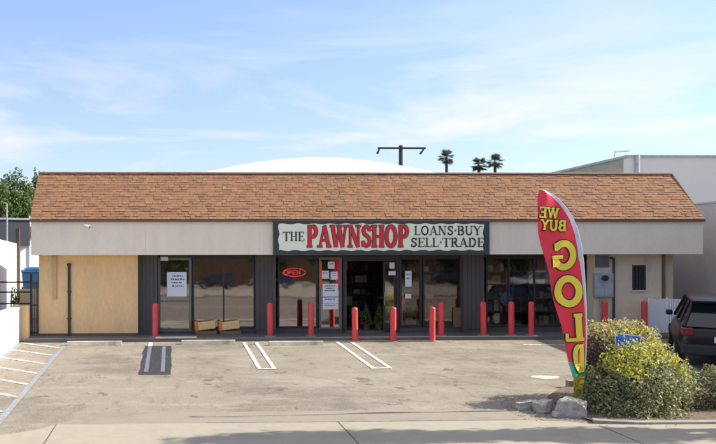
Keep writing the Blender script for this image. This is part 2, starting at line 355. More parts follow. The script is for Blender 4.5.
# sidewalk slab with a rounded corner at the left driveway and the planter bay cut at the right
def swz(Y): return -.552 - .02 * (13.78 - Y)
pts = [(-1.98,13.78)]
c1 = [(-1.98,13.78),(-2.2,13.45),(-2.5,13.2),(-2.9,13.0),(-3.4,12.88),(-4.35,12.8)]
bound = list(reversed(c1)) + [(6.35,13.78),(6.75,13.66),(7.2,13.45),(8.0,13.36),(18.0,13.36)]
g = MB(); poly = [(x, y, swz(y)) for x, y in bound] + [(18.0,11.0,swz(11)),(-4.35,11.0,swz(11))]
for (x0_, y0_), (x1_, y1_) in zip(bound, bound[1:]):
    g.face([(x0_,11,swz(11)),(x1_,11,swz(11)),(x1_,y1_,swz(y1_)),(x0_,y0_,swz(y0_))])
    g.face([(x0_,y0_,swz(y0_)),(x1_,y1_,swz(y1_)),(x1_,y1_,swz(y1_)-.15),(x0_,y0_,swz(y0_)-.15)])
g.face([(-4.35,11,swz(11)),(18,11,swz(11)),(18,11,-.82),(-4.35,11,-.82)])
struct('sidewalk', g, 'concrete_walk', 'pale concrete sidewalk along the bottom of the view')
g = MB()
for x, dx in ((-1.98,0),(2.88,0),(7.25,0),(11.6,0)):
    y1 = 13.76 if x < 6 else 13.34
    g.face([(x,11.02,swz(11.02)+.003),(x+.02,11.02,swz(11.02)+.003),(x+.02,y1,swz(y1)+.003),(x,y1,swz(y1)+.003)])
struct('sidewalk_joint', g, 'joint_dark', 'dark joints between the sidewalk slabs')
# broken dark lip between lot and sidewalk
g = MB(); x = .6; r2 = random.Random(3)
while x < 6.3:
    w = .12 + .05*r2.random(); a = .02 + .035*r2.random(); b2 = .02 + .035*r2.random()
    g.face([(x,13.785,lotz(13.785)+.010),(x+w,13.785,lotz(13.785)+.010),(x+w,13.80+b2,lotz(13.8)+.0105),(x,13.80+a,lotz(13.8)+.0105)]); x += w
struct('gutter_lip', g, 'joint_dark', 'dark broken seam where the asphalt meets the sidewalk')
# shop walk + kerb
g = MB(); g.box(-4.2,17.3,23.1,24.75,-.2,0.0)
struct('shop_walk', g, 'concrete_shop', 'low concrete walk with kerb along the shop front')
# worn dark cracks in the lot
def crack(pts, w, name='crack'):
    g = MB()
    for i in range(len(pts)-1):
        (x0,y0),(x1,y1) = pts[i],pts[i+1]; d = Vector((x1-x0,y1-y0)).normalized(); n = Vector((-d.y,d.x))*w*.5
        g.face([(x0+n.x,y0+n.y,lotz(y0+n.y)+.006),(x0-n.x,y0-n.y,lotz(y0-n.y)+.006),(x1-n.x,y1-n.y,lotz(y1-n.y)+.006),(x1+n.x,y1+n.y,lotz(y1+n.y)+.006)])
    return g
g = MB(); rr = random.Random(11)
def wander(x, y, ang, n, st, w):
    P = [(x, y)]
    for _ in range(n): ang += rr.uniform(-.5,.5)*.7; x += math.cos(ang)*st; y += math.sin(ang)*st; P.append((x, y))
    c = crack(P, w); k = len(g.v); g.v += c.v; g.f += [tuple(i+k for i in f) for f in c.f]; g.c += c.c
for a in ((3.0,16.5,.1,22,.09,.006),(5.5,18.2,-.2,30,.18,.010),(0.3,17.6,.05,28,.15,.008),(8.6,20.5,3.0,30,.16,.009)): wander(*a)
struct('lot_cracks', g, 'joint_dark', 'thin cracks wandering through the asphalt lot')
# ---- painted markings
def mark(x0, y0, x1, y1, w, g, dz=.008):
    d = Vector((x1-x0,y1-y0)).normalized(); n = Vector((-d.y,d.x))*w/2; k = max(1, int(abs(y1-y0)))
    g.face([(x0+n.x,y0+n.y,lotz(y0+n.y)+dz),(x0-n.x,y0-n.y,lotz(y0-n.y)+dz),(x1-n.x,y1-n.y,lotz(y1-n.y)+dz),(x1+n.x,y1+n.y,lotz(y1+n.y)+dz)])
def markobj(name, segs, m, label, dz=.008):
    g = MB()
    for s in segs: mark(*s, g, dz)
    o = g.build(name, m); tag(o, label, kind='structure')
markobj('painted_line', [(-3.0,22.8,-3.0,11.4,.13)], 'paint_blue', 'worn blue line bounding the hatched aisle')
segs = [(-3.08,22.1-1.22*k,-4.32,23.05-1.22*k,.10) for k in range(8)]
markobj('hatching', segs, 'paint_white', 'white diagonal hatch stripes beside the white wall')
markobj('kerb_line', [(-4.28,22.9,-4.28,11.4,.12)], 'paint_blue', 'worn blue line along the foot of the white wall', .006)
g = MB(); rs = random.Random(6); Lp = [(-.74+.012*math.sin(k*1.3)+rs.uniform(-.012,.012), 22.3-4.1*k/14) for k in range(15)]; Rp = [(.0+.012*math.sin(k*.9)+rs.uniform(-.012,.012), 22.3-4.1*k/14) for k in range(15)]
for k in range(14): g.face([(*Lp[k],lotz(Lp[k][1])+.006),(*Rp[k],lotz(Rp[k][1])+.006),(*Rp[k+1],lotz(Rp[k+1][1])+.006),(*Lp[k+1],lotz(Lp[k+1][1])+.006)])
struct('shadow_dark_asphalt', g, 'shadow_dark_asphalt', 'dark rectangular shadow painted on the asphalt around the left pair of stall lines')  # a shadow laid on the lot as a dark sheet
for xa, xb, m in ((-.585,-.20,'paint_shaded'),(2.08,2.43,'paint_white'),(4.77,5.18,'paint_white')):
    ye = 18.5 if m == 'paint_shaded' else 18.85
    segs = [(xa,22.9 if m != 'paint_shaded' else 22.2,xa,ye,.10),(xb,22.9 if m != 'paint_shaded' else 22.2,xb,ye,.10)]
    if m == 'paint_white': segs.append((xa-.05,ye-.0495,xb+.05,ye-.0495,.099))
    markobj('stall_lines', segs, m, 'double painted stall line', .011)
markobj('stall_lines', [(-.585,22.95,-.585,22.25,.12)], 'paint_white', 'short bright end of the left stall line', .012)
# a spilt-paint smear
g = MB(); P = [(8.35+.30*math.cos(a)*(1+.2*math.sin(3*a)+.1*math.sin(11*a)), 17.55+.2*math.sin(a)*(1+.2*math.cos(3*a)+.1*math.cos(13*a))) for a in [i*math.pi/12 for i in range(24)]]
g.face([(x, y, lotz(y)+.007) for x, y in P]); struct('paint_smear', g, 'concrete_stop', 'pale smear of spilt paint on the asphalt')
markobj('faint_line', [(9.9,22.2,12.2,22.0,.10)], 'paint_white', 'worn white stripe in the shade by the walk')

# ---------------------------------------------------------------- wheel stops, bollards
def wheel_stop():
    g = MB(); L = .76
    sec = [(-.08,0),(-.055,.11),(.055,.11),(.08,0)]
    for s_ in (0,): pass
    n = []
    for x in (-L, L): n.append([(x, y, z) for y, z in sec])
    for i in range(3): g.face([n[0][i], n[0][i+1], n[1][i+1], n[1][i]])
    g.face(n[0]); g.face(n[1][::-1])
    return g.build('wheel_stop', 'concrete_stop', bevel=.01)
ws = wheel_stop()
for i, (x, y, lb) in enumerate(((-2.15,22.55,'tan concrete wheel stop nearest the hatched aisle, leftmost of the three'),
                                (1.05,22.65,'tan concrete wheel stop in front of the left wide shop window, middle of the three'),
                                (3.5,22.35,'tan concrete wheel stop between the two white double stall lines, rightmost of the three'))):
    o = ws if i == 0 else copy_tree(ws); o.location = (x, y, lotz(y)+.003); o.rotation_euler = (0.05,0,(.02,-.01,.015)[i]); tag(o, lb, 'wheel stop', 'concrete wheel stops')
def bollard():
    root = empty('bollard', (0,0,0), '', 'bollard', 'red bollards in front of the shop')
    g = MB(); r = .086
    g.tube([(0,0,0),(0,0,.94)], r, 20, False); 
    g.tube([(0,0,.94),(0,0,.972),(0,0,.993),(0,0,1.0)], [r,r*.86,r*.5,.004], 20, False); g.build('post', 'bollard_red', root, smooth=True)
    g = MB(); g.tube([(0,0,0),(0,0,.012)], [.17,.16], 14); g.build('footing', 'concrete_curb', root)
    return root
bp_ = bollard(); base = bp_
BL = [(155,23.55,'red bollard left of the notice door, leftmost of the row'),
      (270,23.55,'red bollard in front of the dark pilaster left of the neon sign window'),
      (311,23.55,'red bollard below and right of the neon open sign'),
      (355,22.95,'red bollard at the left side of the shop entrance, set forward'),
      (393,22.95,'red bollard at the right side of the shop entrance, set forward'),
      (432,22.95,'red bollard set forward, overlapping closely left of another one'),
      (441,23.55,'red bollard set back, just behind and right of a forward one'),
      (483.5,23.55,'red bollard in front of the dark pilaster right of the entrance windows'),
      (511,23.55,'red bollard in front of the right window, second left of the feather flag'),
      (531,23.55,'red bollard nearest the left side of the feather flag'),
      (604.5,23.75,'shaded red bollard under the grey meter box'),
      (644.5,23.75,'shaded red bollard in front of the white gate')]
for i, (px, Y, lb) in enumerate(BL):
    o = base if i == 0 else copy_tree(base)
    o.location = (FX(px, Y), Y, 0.0 if Y > 23.1 else lotz(Y)); o.rotation_euler = (random.uniform(-.015,.015), random.uniform(-.022,.022), random.random()*6)
    o['label'] = lb

# ---------------------------------------------------------------- the shop building
shop = empty('shop_building', (6, 24.1, 0), 'single storey stucco shop with brown shingle mansard roof and a row of dark windows', 'building')
SO = Vector((-6, -24.1, 0))
def sp(mb, name, m, parent=None, **k):
    o = mb.build(name, m, parent or shop, **k)
    if parent is None: o.location = SO
    return o
FL, FR, FY = FX(31,23.6), FX(703,23.6), 23.6
ZF0, ZF1, ZT, YT = 2.41, 3.46, 4.97, 25.15
# fascia (panels with hairline seams) and soffit
g = MB(); n = 6
for i in range(n):
    a = FL + (FR-FL)*i/n; b = FL + (FR-FL)*(i+1)/n; g.box(a + (.0012 if i else 0), b - (.0012 if i < n-1 else 0), FY, FY+.12, ZF0, ZF1)
g.box(FL,FL+.12,FY+.121,31,ZF0,ZF1); g.box(FR-.12,FR,FY+.121,27.0,ZF0,ZF1)
sp(g, 'fascia', 'fascia_panel')
g = MB(); g.box(FL+.125,FR-.125,FY+.125,24.7,ZF0+.03,ZF0+.06); g.box(15.15,FR-.125,24.72,26.9,ZF0+.03,ZF0+.06); sp(g, 'soffit', 'fascia_panel')
# mansard: sloped deck with real shingle tabs
n = 19; sl = Vector((0, YT-(FY-.06), ZT-ZF1)); SL = sl.length; sd_ = sl/SL; nn = Vector((0, -sd_.z, sd_.y))
g = MB(); g.face([(FL,FY-.05,ZF1+.012),(FR,FY-.05,ZF1+.012),(FR,YT,ZT),(FL,YT,ZT)])
g.face([(FL,FY-.05,ZF1+.012),(FL,YT,ZT),(FL,YT,ZF1+.012)]); g.face([(FR,FY-.05,ZF1+.012),(FR,YT,ZF1+.012),(FR,YT,ZT)])
sp(g, 'roof_deck', 'drip_edge')
g = MB(); rs = random.Random(5); ex = SL/n
pal = [(.33,.165,.10),(.31,.155,.095),(.30,.145,.09),(.25,.125,.082),(.36,.185,.115),(.21,.11,.08),(.31,.165,.11)]
for r_ in range(n):
    x = FL - .02 - rs.random()*.25
    prev = pal[0]
    while x < FR:
        w = rs.choice((.12,.17,.22,.15)); x1 = min(x+w-.006, FR+.02); x0 = max(x, FL-.02)
        c = rs.choice(pal) if rs.random() < .75 else prev; prev = c; kk = rs.uniform(.95,1.05); c = tuple(.62*a_+.38*b_ for a_, b_ in zip(c,(.31,.15,.09))); c = (c[0]*kk*.90, c[1]*kk*.91, c[2]*kk*.74)
        if x1 > x0:
            p0 = Vector((0, FY-.06, ZF1)) + sd_*(r_*ex - .004); p1 = p0 + sd_*(ex*1.12); th = rs.choice((.004,.007,.016))
            a = p0 + nn*(th+.010); b = p1 + nn*.008; lo = p0 + nn*.004
            A = [(x0,a.y,a.z),(x1,a.y,a.z),(x1,b.y,b.z),(x0,b.y,b.z)]; g.face(A, c)
            g.face([(x0,lo.y,lo.z),(x1,lo.y,lo.z),(x1,a.y,a.z),(x0,a.y,a.z)], c)
            g.face([(x0,lo.y,lo.z),(x0,a.y,a.z),(x0,b.y,b.z)], c); g.face([(x1,lo.y,lo.z),(x1,b.y,b.z),(x1,a.y,a.z)], c)
        x += w
sp(g, 'shingles', 'shingle')
g = MB(); g.box(FL-.03,FR+.03,FY-.075,FY+.0,ZF1-.075,ZF1-.004); sp(g, 'drip_edge', 'drip_edge')
g = MB(); g.box(FL-.03,FR+.03,YT-.07,YT+.12,ZT-.0,ZT+.055); sp(g, 'ridge_cap', 'ridge_cap', bevel=.01)
g = MB(); g.face([(FR+.022,FY-.06,ZF1),(FR+.022,FY+.02,ZF1),(FR+.022,YT+.05,ZT),(FR+.022,YT-.05,ZT+.03)])
sp(g, 'rake_trim', 'ridge_cap')
g = MB(); g.box(FL+.1,FR-.1,YT+.12,38,ZT-.9,ZT-.8); g.box(FL+.05,FR-.05,YT+.01,YT+.10,ZF1,ZT-.01); sp(g, 'roof', 'roof_flat')
# solid walls
XW0, XW1, XG1, XB1, YW = -3.95, -1.0, 12.95, 15.08, 24.1
g = MB(); g.box(XW0,XW1,YW,24.5,0,2.44); g.box(XW0,XW0+.25,24.501,38,-.1,3.5); sp(g, 'wall', 'stucco_tan')
g = MB(); g.box(XG1,XB1,YW,24.5,0,2.44); g.box(XB1-.25,XB1,24.501,38,-.1,3.5); sp(g, 'wall', 'stucco_beige')
g = MB(); g.box(XW0+.26,XB1-.26,37.7,38,-.1,4.1); sp(g, 'wall', 'stucco_beige')
g = MB(); g.box(XW0-.02,XW1+.01,YW-.02,YW-.001,0.0,.07); sp(g, 'wall_base', 'joint_dark')
# vertical siding pilasters
YG = 24.6
def pil(p0, p1, yf=24.3):
    x0, x1 = FX(p0, yf), FX(p1, yf); g = MB(); k = max(3, int((x1-x0)/.115)); w = (x1-x0)/k
    g.box(x0, x1, yf+.02, YG+.1, .0, 2.44)
    for i in range(k): g.box(x0+i*w+.006, x0+(i+1)*w-.006, yf, yf+.0195, .12, 2.438)
    sp(g, 'siding_panel', 'siding_dark')
pil(138.5,157.5); pil(256,276); pil(463.5,484)
# glazing bays: frame + glass, each a window part
def bay(p0, p1, mull=(), name='window', z0=.16, z1=2.33, glass='glass_tinted', fm='frame_dark', rails=(), fw=.05, label=None):
    x0, x1 = FX(p0, YG), FX(p1, YG)
    g = MB(); g.box(x0,x0+fw,YG-.05,YG+.05,z0,z1); g.box(x1-fw,x1,YG-.05,YG+.05,z0,z1)
    g.box(x0+fw,x1-fw,YG-.05,YG+.05,z1-fw,z1); g.box(x0+fw,x1-fw,YG-.05,YG+.05,z0,z0+fw)
    for m_ in mull: xm = FX(m_, YG); g.box(xm-.022,xm+.022,YG-.045,YG+.045,z0+fw,z1-fw)
    for z_ in rails: g.box(x0+fw,x1-fw,YG-.04,YG+.04,z_-.03,z_+.03)
    wn = sp(g, name, fm, bevel=.004)
    if label: wn['label'] = label
    g = MB(); g.box(x0+fw*.5,x1-fw*.5,YG-.006,YG+.006,z0+fw*.5,z1-fw*.5); gl = sp(g, 'glass_pane', glass, wn)
    return wn
d1 = bay(158,191.5,name='door',fm='frame_bronze',fw=.075,rails=(1.0,),z0=.06,label='left glass door carrying a large white notice')
bay(192.5,255,mull=(223.5,))
bay(277.5,317.5)
sl1 = bay(318.5,341.5,fw=.07,fm='frame_bronze',z0=.1)
bay(399,421.5,fw=.07,glass='glass_shop'); bay(422.5,463,glass='glass_shop')
bay(485.5,589,mull=(508.5,534,562),glass='glass_shop')
# bulkhead / sill under glazing, header above
g = MB(); g.box(-.99,FX(342,YG),YG-.03,YG+.06,0,.159 ); g.box(FX(399,YG),XG1-.001,YG-.03,YG+.06,0,.159); sp(g, 'sill', 'siding_dark')
g = MB(); g.box(-.99,XG1-.001,YG-.06,YG+.08,2.331,2.46); sp(g, 'header', 'frame_dark')
# entrance doorway with frame; door leaf folded inside
xa, xb = FX(342.5,YG), FX(398.5,YG)
g = MB(); g.box(xa,xa+.08,YG-.06,YG+.08,0,2.33); g.box(xb-.08,xb,YG-.06,YG+.08,0,2.33); g.box(xa+.08,xb-.08,YG-.06,YG+.08,2.22,2.33)
sp(g, 'entrance_frame', 'frame_dark', bevel=.004)
g = MB(); g.box(xa+.1,xa+.14,YG+.1,YG+.95,.03,2.2); dl = sp(g, 'door', 'frame_bronze')
g = MB(); g.tube([(xa+.20,YG+.85,.85),(xa+.20,YG+.85,1.25)], .015, 8); sp(g, 'handle', 'metal_grey', dl)
# second leaf: closed glass door on right third
x2 = FX(383,YG)
g = MB(); g.box(x2,x2+.06,YG-.02,YG+.03,.05,2.2); g.box(xb-.15,xb-.09,YG-.02,YG+.03,.05,2.2); g.box(x2+.06,xb-.15,YG-.02,YG+.03,2.1,2.2); g.box(x2+.06,xb-.15,YG-.02,YG+.03,.05,.3)
d3 = sp(g, 'door', 'frame_dark'); g = MB(); g.box(x2+.05,xb-.14,YG,YG+.012,.28,2.12); sp(g, 'glass_pane', 'glass_tinted', d3)
g = MB(); g.tube([(x2+.03,YG-.07,.85),(x2+.03,YG-.07,1.25)], .014, 8); sp(g, 'handle', 'metal_grey', d3)
g = MB(); g.tube([(FX(164,YG),YG-.1,.95),(FX(164,YG),YG-.1,1.2)], .013, 8); sp(g, 'handle', 'metal_grey', d1)
# threshold slab by left door
g = MB(); g.box(-.45,.75,23.12,23.6,.001,.018); struct('door_apron', g, 'concrete_stop', 'pale concrete threshold before the left door')
# interior room
g = MB(); g.box(-.95,12.9,24.7,32,-.01,.012); sp(g, 'floor', 'room_floor')
g = MB(); g.box(-.95,12.9,32,32.1,0,2.6); g.box(-.98,-.95,24.7,32,0,2.6); g.box(12.9,12.93,24.7,32,0,2.6); sp(g, 'interior_wall', 'room_wall')
g = MB(); g.box(-.95,12.9,24.7,32,2.6,2.65); sp(g, 'ceiling', 'room_wall')
# downspout and small seams on the tan wall
g = MB(); g.box(FX(52,24.05),FX(56.5,24.05),YW-.055,YW-.001,1.10,2.41); sp(g, 'downspout', 'pipe_tan', bevel=.006)
g = MB(); xp = FX(69,24.05); g.tube([(xp,YW-.04,.0),(xp,YW-.04,2.13)], .042, 12); g.box(xp-.055,xp+.055,YW-.085,YW-.001,2.10,2.17)
for z_ in (.5,1.3): g.box(xp-.07,xp+.07,YW-.02,YW-.001,z_,z_+.03)
sp(g, 'vent_pipe', 'metal_black')
g = MB(); xp = FX(614,24.05); g.tube([(FX(611,24.05),YW-.03,2.30),(xp,YW-.03,2.27),(xp,YW-.03,2.2),(xp,YW-.03,.0)], .035, 10); sp(g, 'conduit', 'metal_black')
# barred window on beige wall
x0, x1 = FX(632.5,24.05), FX(646.5,24.05); z0, z1 = PZ(640,291,24.1), PZ(640,266,24.1)
g = MB(); f_ = .03
g.box(x0-f_,x0,YW-.03,YW-.001,z0-f_,z1+f_); g.box(x1,x1+f_,YW-.03,YW-.001,z0-f_,z1+f_); g.box(x0,x1,YW-.03,YW-.001,z1,z1+f_); g.box(x0-.02,x1+.02,YW-.05,YW-.0311,z0-.04,z0)
bw = sp(g, 'window', 'stucco_beige', bevel=.003); bw['label'] = 'small barred window in the beige wall'
g = MB(); g.box(x0,x1,YW-.012,YW-.002,z0,z1); sp(g, 'glass_pane', 'car_glass', bw)
g = MB()
for k in range(1,4): g.box(x0+(x1-x0)*k/4-.008,x0+(x1-x0)*k/4+.008,YW-.045,YW-.031,z0,z1)
for k in range(0,3): g.box(x0,x1,YW-.030,YW-.018,z0+(z1-z0)*(k+.3)/3-.007,z0+(z1-z0)*(k+.3)/3+.007)
sp(g, 'window_bars', 'metal_black', bw)
# dark vent box
x0, x1 = FX(596,24.05), FX(609,24.05); g = MB(); g.box(x0,x1,YW-.06,YW-.001,PZ(600,268,24.1),PZ(600,256.5,24.1))
for k in range(6): z_ = PZ(600,268,24.1)+.04+k*.05; g.box(x0+.02,x1-.02,YW-.075,YW-.0605,z_,z_+.025)
sp(g, 'vent', 'frame_bronze')

# meter box
x0, x1 = FX(594,24.0), FX(612.5,24.0); z0, z1 = PZ(603,298,24), PZ(603,274,24); xm = (x0+x1)/2
t = empty('meter_box', (xm,YW,0), 'grey electrical meter box on the beige wall under the dark vent', 'meter box')
def tp(mb, name, m, parent, off, **k): o = mb.build(name, m, parent, **k); o.location = -Vector(off); return o
off = (xm,YW,0)
g = MB(); g.box(x0,x1,YW-.16,YW-.001,z0,z1); tp(g,'box','metal_grey',t,off,bevel=.01)
g = MB(); g.box(x0+.03,xm-.01,YW-.172,YW-.1605,z0+.04,z1-.3); g.box(xm+.01,x1-.03,YW-.172,YW-.1605,z0+.04,z1-.3); tp(g,'panel_door','metal_grey',t,off,bevel=.004)
g = MB(); g.tube([(xm,YW-.16,z1-.15),(xm,YW-.25,z1-.15)], .09, 18); tp(g,'meter','car_glass',t,off)
g = MB(); g.tube([(xm-.06,YW-.05,z0),(xm-.06,YW-.05,.0)], .02, 8); tp(g,'conduit','metal_grey',t,off)
# security camera
sx0 = FX(86,23.5); z_ = PZ(86,226,23.5)
t = empty('security_camera', (sx0,FY,z_), 'small white security camera on the left of the pale fascia', 'camera')
g = MB(); g.tube([(0,0,.03),(0,-.03,.03)], .05, 14); g.build('mount','white_paint',t)
g = MB(); g.tube([(-.06,-.05,.035),(.10,-.14,-.02)], [.038,.042], 12); g.tube([(0,-.02,.03),(.0,-.08,.02)], .015, 8); g.build('housing','white_paint',t)
g = MB(); g.tube([(.10,-.14,-.02),(.112,-.147,-.024)], .03, 12); g.build('lens','car_glass',t)

# ---------------------------------------------------------------- shop sign
x0, x1 = FX(273.5,23.45), FX(490,23.45); z0, z1 = PZ(380,254.8,23.45), PZ(380,220.8,23.45)
t = empty('shop_sign', ((x0+x1)/2, FY, z0), 'long pale green sign reading THE PAWNSHOP LOANS BUY SELL TRADE on the fascia', 'sign')
off = ((x0+x1)/2, FY, z0)
g = MB(); g.box(x0,x1,FY-.13,FY-.001,z0,z1); tp(g,'sign_box','sign_border',t,off,bevel=.008)
rs = random.Random(2); P = []
def wav(a, b, n, horiz, fixed, amp):
    out_ = []
    for i in range(n):
        u = a + (b-a)*i/n; v = fixed + amp*math.sin(i*.9+fixed*3)*rs.uniform(.5,1)
        out_.append((u, v) if horiz else (v, u))
    return out_
bx0, bx1, bz0, bz1 = x0+.16, x1-.19, z0+.12, z1-.10
P += wav(bx0,bx1,90,True,bz0,.022) + wav(bz0,bz1,14,False,bx1,.022) + wav(bx1,bx0,90,True,bz1,.020) + wav(bz1,bz0,14,False,bx0,.022)
g = MB(); cy = FY-.134
n0 = len(P); cx_, cz_ = (x0+x1)/2, (z0+z1)/2
# quad strips toward an inner rectangle so that the ragged outline fills cleanly
inner = [(min(max(a,bx0+.06),bx1-.06), min(max(b,bz0+.06),bz1-.06)) for a, b in P]
for i in range(n0):
    j = (i+1) % n0; g.face([(P[i][0],cy,P[i][1]),(P[j][0],cy,P[j][1]),(inner[j][0],cy,inner[j][1]),(inner[i][0],cy,inner[i][1])])
g.face([(bx0+.06,cy,bz0+.06),(bx1-.06,cy,bz0+.06),(bx1-.06,cy,bz1-.06),(bx0+.06,cy,bz1-.06)])
tp(g,'sign_face','sign_face',t,off)
def smp(x, z, d): return (x, cy - .002 - d, z)
X = lambda px: FX(px, 23.45); Z = lambda py: PZ(380, py, 23.45)
pen = Pen(); pen.text('THE', X(283),X(304.5),Z(241.5),Z(232)-Z(241.5),.05,.022,smp)
pen.text('LOANS.BUY', X(414),X(481.5),Z(235.6),Z(226.2)-Z(235.6),.046,.02,smp)
pen.text('SELL.TRADE', X(410.5),X(484.5),Z(247.4),Z(238.2)-Z(247.4),.046,.02,smp)
tp(pen.mb,'lettering','sign_black',t,off)
def smp2(x, z, d): return (x, cy - .002 - d, z)
pen = Pen(); pen.text('PAWNSHOP', X(306.5),X(409),Z(247.6),Z(225.6)-Z(247.6),.10,.05,smp2,grow=.034,swid=.07); tp(pen.mb,'letter_outline','sign_maroon',t,off)
def smp3(x, z, d): return (x, cy - .020 - d, z)
pen = Pen(); pen.text('PAWNSHOP', X(306.5),X(409),Z(247.6),Z(225.6)-Z(247.6),.10,.05,smp3,swid=.07); tp(pen.mb,'lettering','sign_red',t,off)

# ---------------------------------------------------------------- things on / behind the glass
def poster(px0, px1, py0, py1, label, lines=0, y=YG-.012, name='notice', cat='notice', m='paper', ink='ink', top=None, img=None):
    x0, x1 = FX(px0,y), FX(px1,y); z1, z0 = PZ(px0,py0,y), PZ(px0,py1,y); t = empty(name, ((x0+x1)/2,y,z0), label, cat)
    off = ((x0+x1)/2,y,z0); g = MB(); g.box(x0,x1,y-.004,y,z0,z1); tp(g,'sheet',m,t,off)
    if lines:
        g = MB(); rp = random.Random(int(px0*7)); h = (z1-z0)
        for k in range(lines):
            zz = z1 - h*(.12+.55*k/lines); xx = x0 + (x1-x0)*(.15+.15*rp.random()); xe = x1 - (x1-x0)*rp.uniform(.08,.3); hh_ = h*.28/lines
            while xx < xe: w_ = hh_*rp.uniform(.5,1.6); g.box(xx,min(xx+w_,xe),y-.007,y-.0045,zz-hh_,zz-hh_*rp.uniform(0,.35)); xx += w_ + hh_*rp.uniform(.25,.5)
        tp(g,'print',ink,t,off)
    return t
yf = YG-.055
poster(167,186.5,272,296.5,'large white notice taped to the left glass door',4,y=YG-.05)
poster(160.5,168,256.8,260.6,'small white number plate above the left glass door',0,y=YG-.085,name='number_plate',cat='plate')
poster(322.5,338,284,296.8,'white sheet with a dark picture on the narrow glass, upper of the big sheets',3,y=yf,ink='sign_black')
poster(322.5,338,297.8,303.5,'wide white sheet on the narrow glass, upper of the thin pair',1,y=yf)
poster(322.5,338,304,309.5,'wide white sheet on the narrow glass, lowest of the papers there',1,y=yf,ink='ink_red')
poster(328,334.5,262,269,'small light blue sticker near the top of the narrow glass',1,y=yf,m='paper',ink='ink_blue',name='sticker',cat='sticker')
poster(322,329,271,279,'white and blue sticker at the left of the narrow glass',1,y=yf,ink='ink_blue',name='sticker',cat='sticker')
poster(330.5,337.5,272,280,'white and blue sticker at the right of the narrow glass',2,y=yf,ink='ink_blue',name='sticker',cat='sticker')
poster(319.5,322,262,288,'thin red strip down the left edge of the narrow glass',0,y=yf,m='ink_red',name='sticker',cat='sticker')
poster(405,411.5,271.5,287,'pale blue paper hanging in the glass right of the entrance',2,y=yf,ink='ink_blue')
poster(405,411,294.5,298.8,'small white paper low on the glass right of the entrance',0,y=yf)
poster(389.5,394.5,263,269,'small white round-topped sticker on the right entrance door leaf',0,y=YG-.03,name='sticker',cat='sticker')
poster(388.5,395.5,271.5,275.5,'small white label on the right entrance door leaf',0,y=YG-.03,name='sticker',cat='sticker')
poster(453,463,308,328,'brown paper sheet in the low right corner of the window beside the pilaster',0,y=yf,m='wood_brown')
# neon sign
nx0, nx1 = FX(283,YG+.1), FX(305.5,YG+.1); nzc = PZ(294,272.7,YG+.1)
t = empty('neon_sign', ((nx0+nx1)/2,YG+.1,nzc), 'red neon OPEN sign glowing inside the window', 'neon sign')
g = MB(); W2 = (nx1-nx0)/2; pts = [(W2*math.cos(a),0,.125*math.sin(a)) for a in [i*math.pi/16 for i in range(33)]]; g.tube(pts,.012,6,False); g.build('neon_ring','neon_red',t)
g = MB(); hh = .13; 
def seg(*p): g.tube([(a,-.02,b) for a, b in p], .011, 6)
u0 = -W2*.72; st = W2*.38
seg(*[(u0+.055*math.cos(a),.065*math.sin(a)) for a in [i*math.pi/6 for i in range(13)]])
u = u0+st*.62; seg((u,-.065),(u,.065),(u+.07,.055),(u+.08,.02),(u+.06,0),(u,0))
u += st*.95; seg((u+.09,.065),(u,.065),(u,-.065),(u+.09,-.065)); seg((u,0),(u+.07,0))
u += st*.95; seg((u,-.065),(u,.065),(u+.09,-.065),(u+.09,.065))
g.build('neon_lettering','neon_red',t)
g = MB(); g.tube([(0,.0,.12),(0,.0,2.5-nzc)], .006, 5); g.box(-W2*.9,W2*.9,.02,.05,-.02,.02); g.build('hanger','metal_black',t)
# boxes leaning in the wide window
def lean(px, label):
    x = FX(px,24.36); t = empty('display_box', (x,24.38,.002), label, 'box', 'bright boxes at the foot of the left window', rz=.15)
    g = MB(); g.box(-.12,.42,-.10,.10,.13,.37,M=Matrix.Rotation(R(-6),4,'Y')); g.build('carton','yellow_box',t,bevel=.01)
    g = MB(); g.box(-.20,-.125,-.11,.11,.12,.41,M=Matrix.Rotation(R(-6),4,'Y')); g.build('carton_end','orange_box',t,bevel=.01)
    g = MB(); g.box(-.2,.45,-.1,.1,0,.10); g.build('stand','wood_brown',t)
lean(202,'orange and yellow box at the foot of the wide window, left of the pair')
lean(226,'orange and yellow box at the foot of the wide window, right of the pair')
# topiary cones
def cone(px, label):
    x = FX(px,25.6); t = empty('topiary', (x,25.6,.012), label, 'plant', 'cone shaped plants inside the entrance'); rs = random.Random(px)
    g = MB()
    for _ in range(900):
        h = rs.random()**1.2; a = rs.random()*6.283; r = .21*(1-h)*rs.uniform(.8,1.08); p = Vector((r*math.cos(a),r*math.sin(a),.17+h*.66))
        d = Vector((rs.gauss(0,1),rs.gauss(0,1),rs.gauss(0,1))).normalized()*.022; e = d.cross(Vector((rs.gauss(0,1),rs.gauss(0,1),1))).normalized()*.02
        c = rs.uniform(.7,1.2); g.face([p-d,p+e,p+d,p-e], (.30*c,.34*c,.10*c))
    g.build('foliage','leaf',t); g = MB(); g.tube([(0,0,0),(0,0,.18)],[.10,.13],14); g.build('pot','wood_brown',t)
cone(366,'yellowish cone shaped plant just inside the entrance, left of the pair'); cone(379,'green cone shaped plant just inside the entrance, right of the pair')
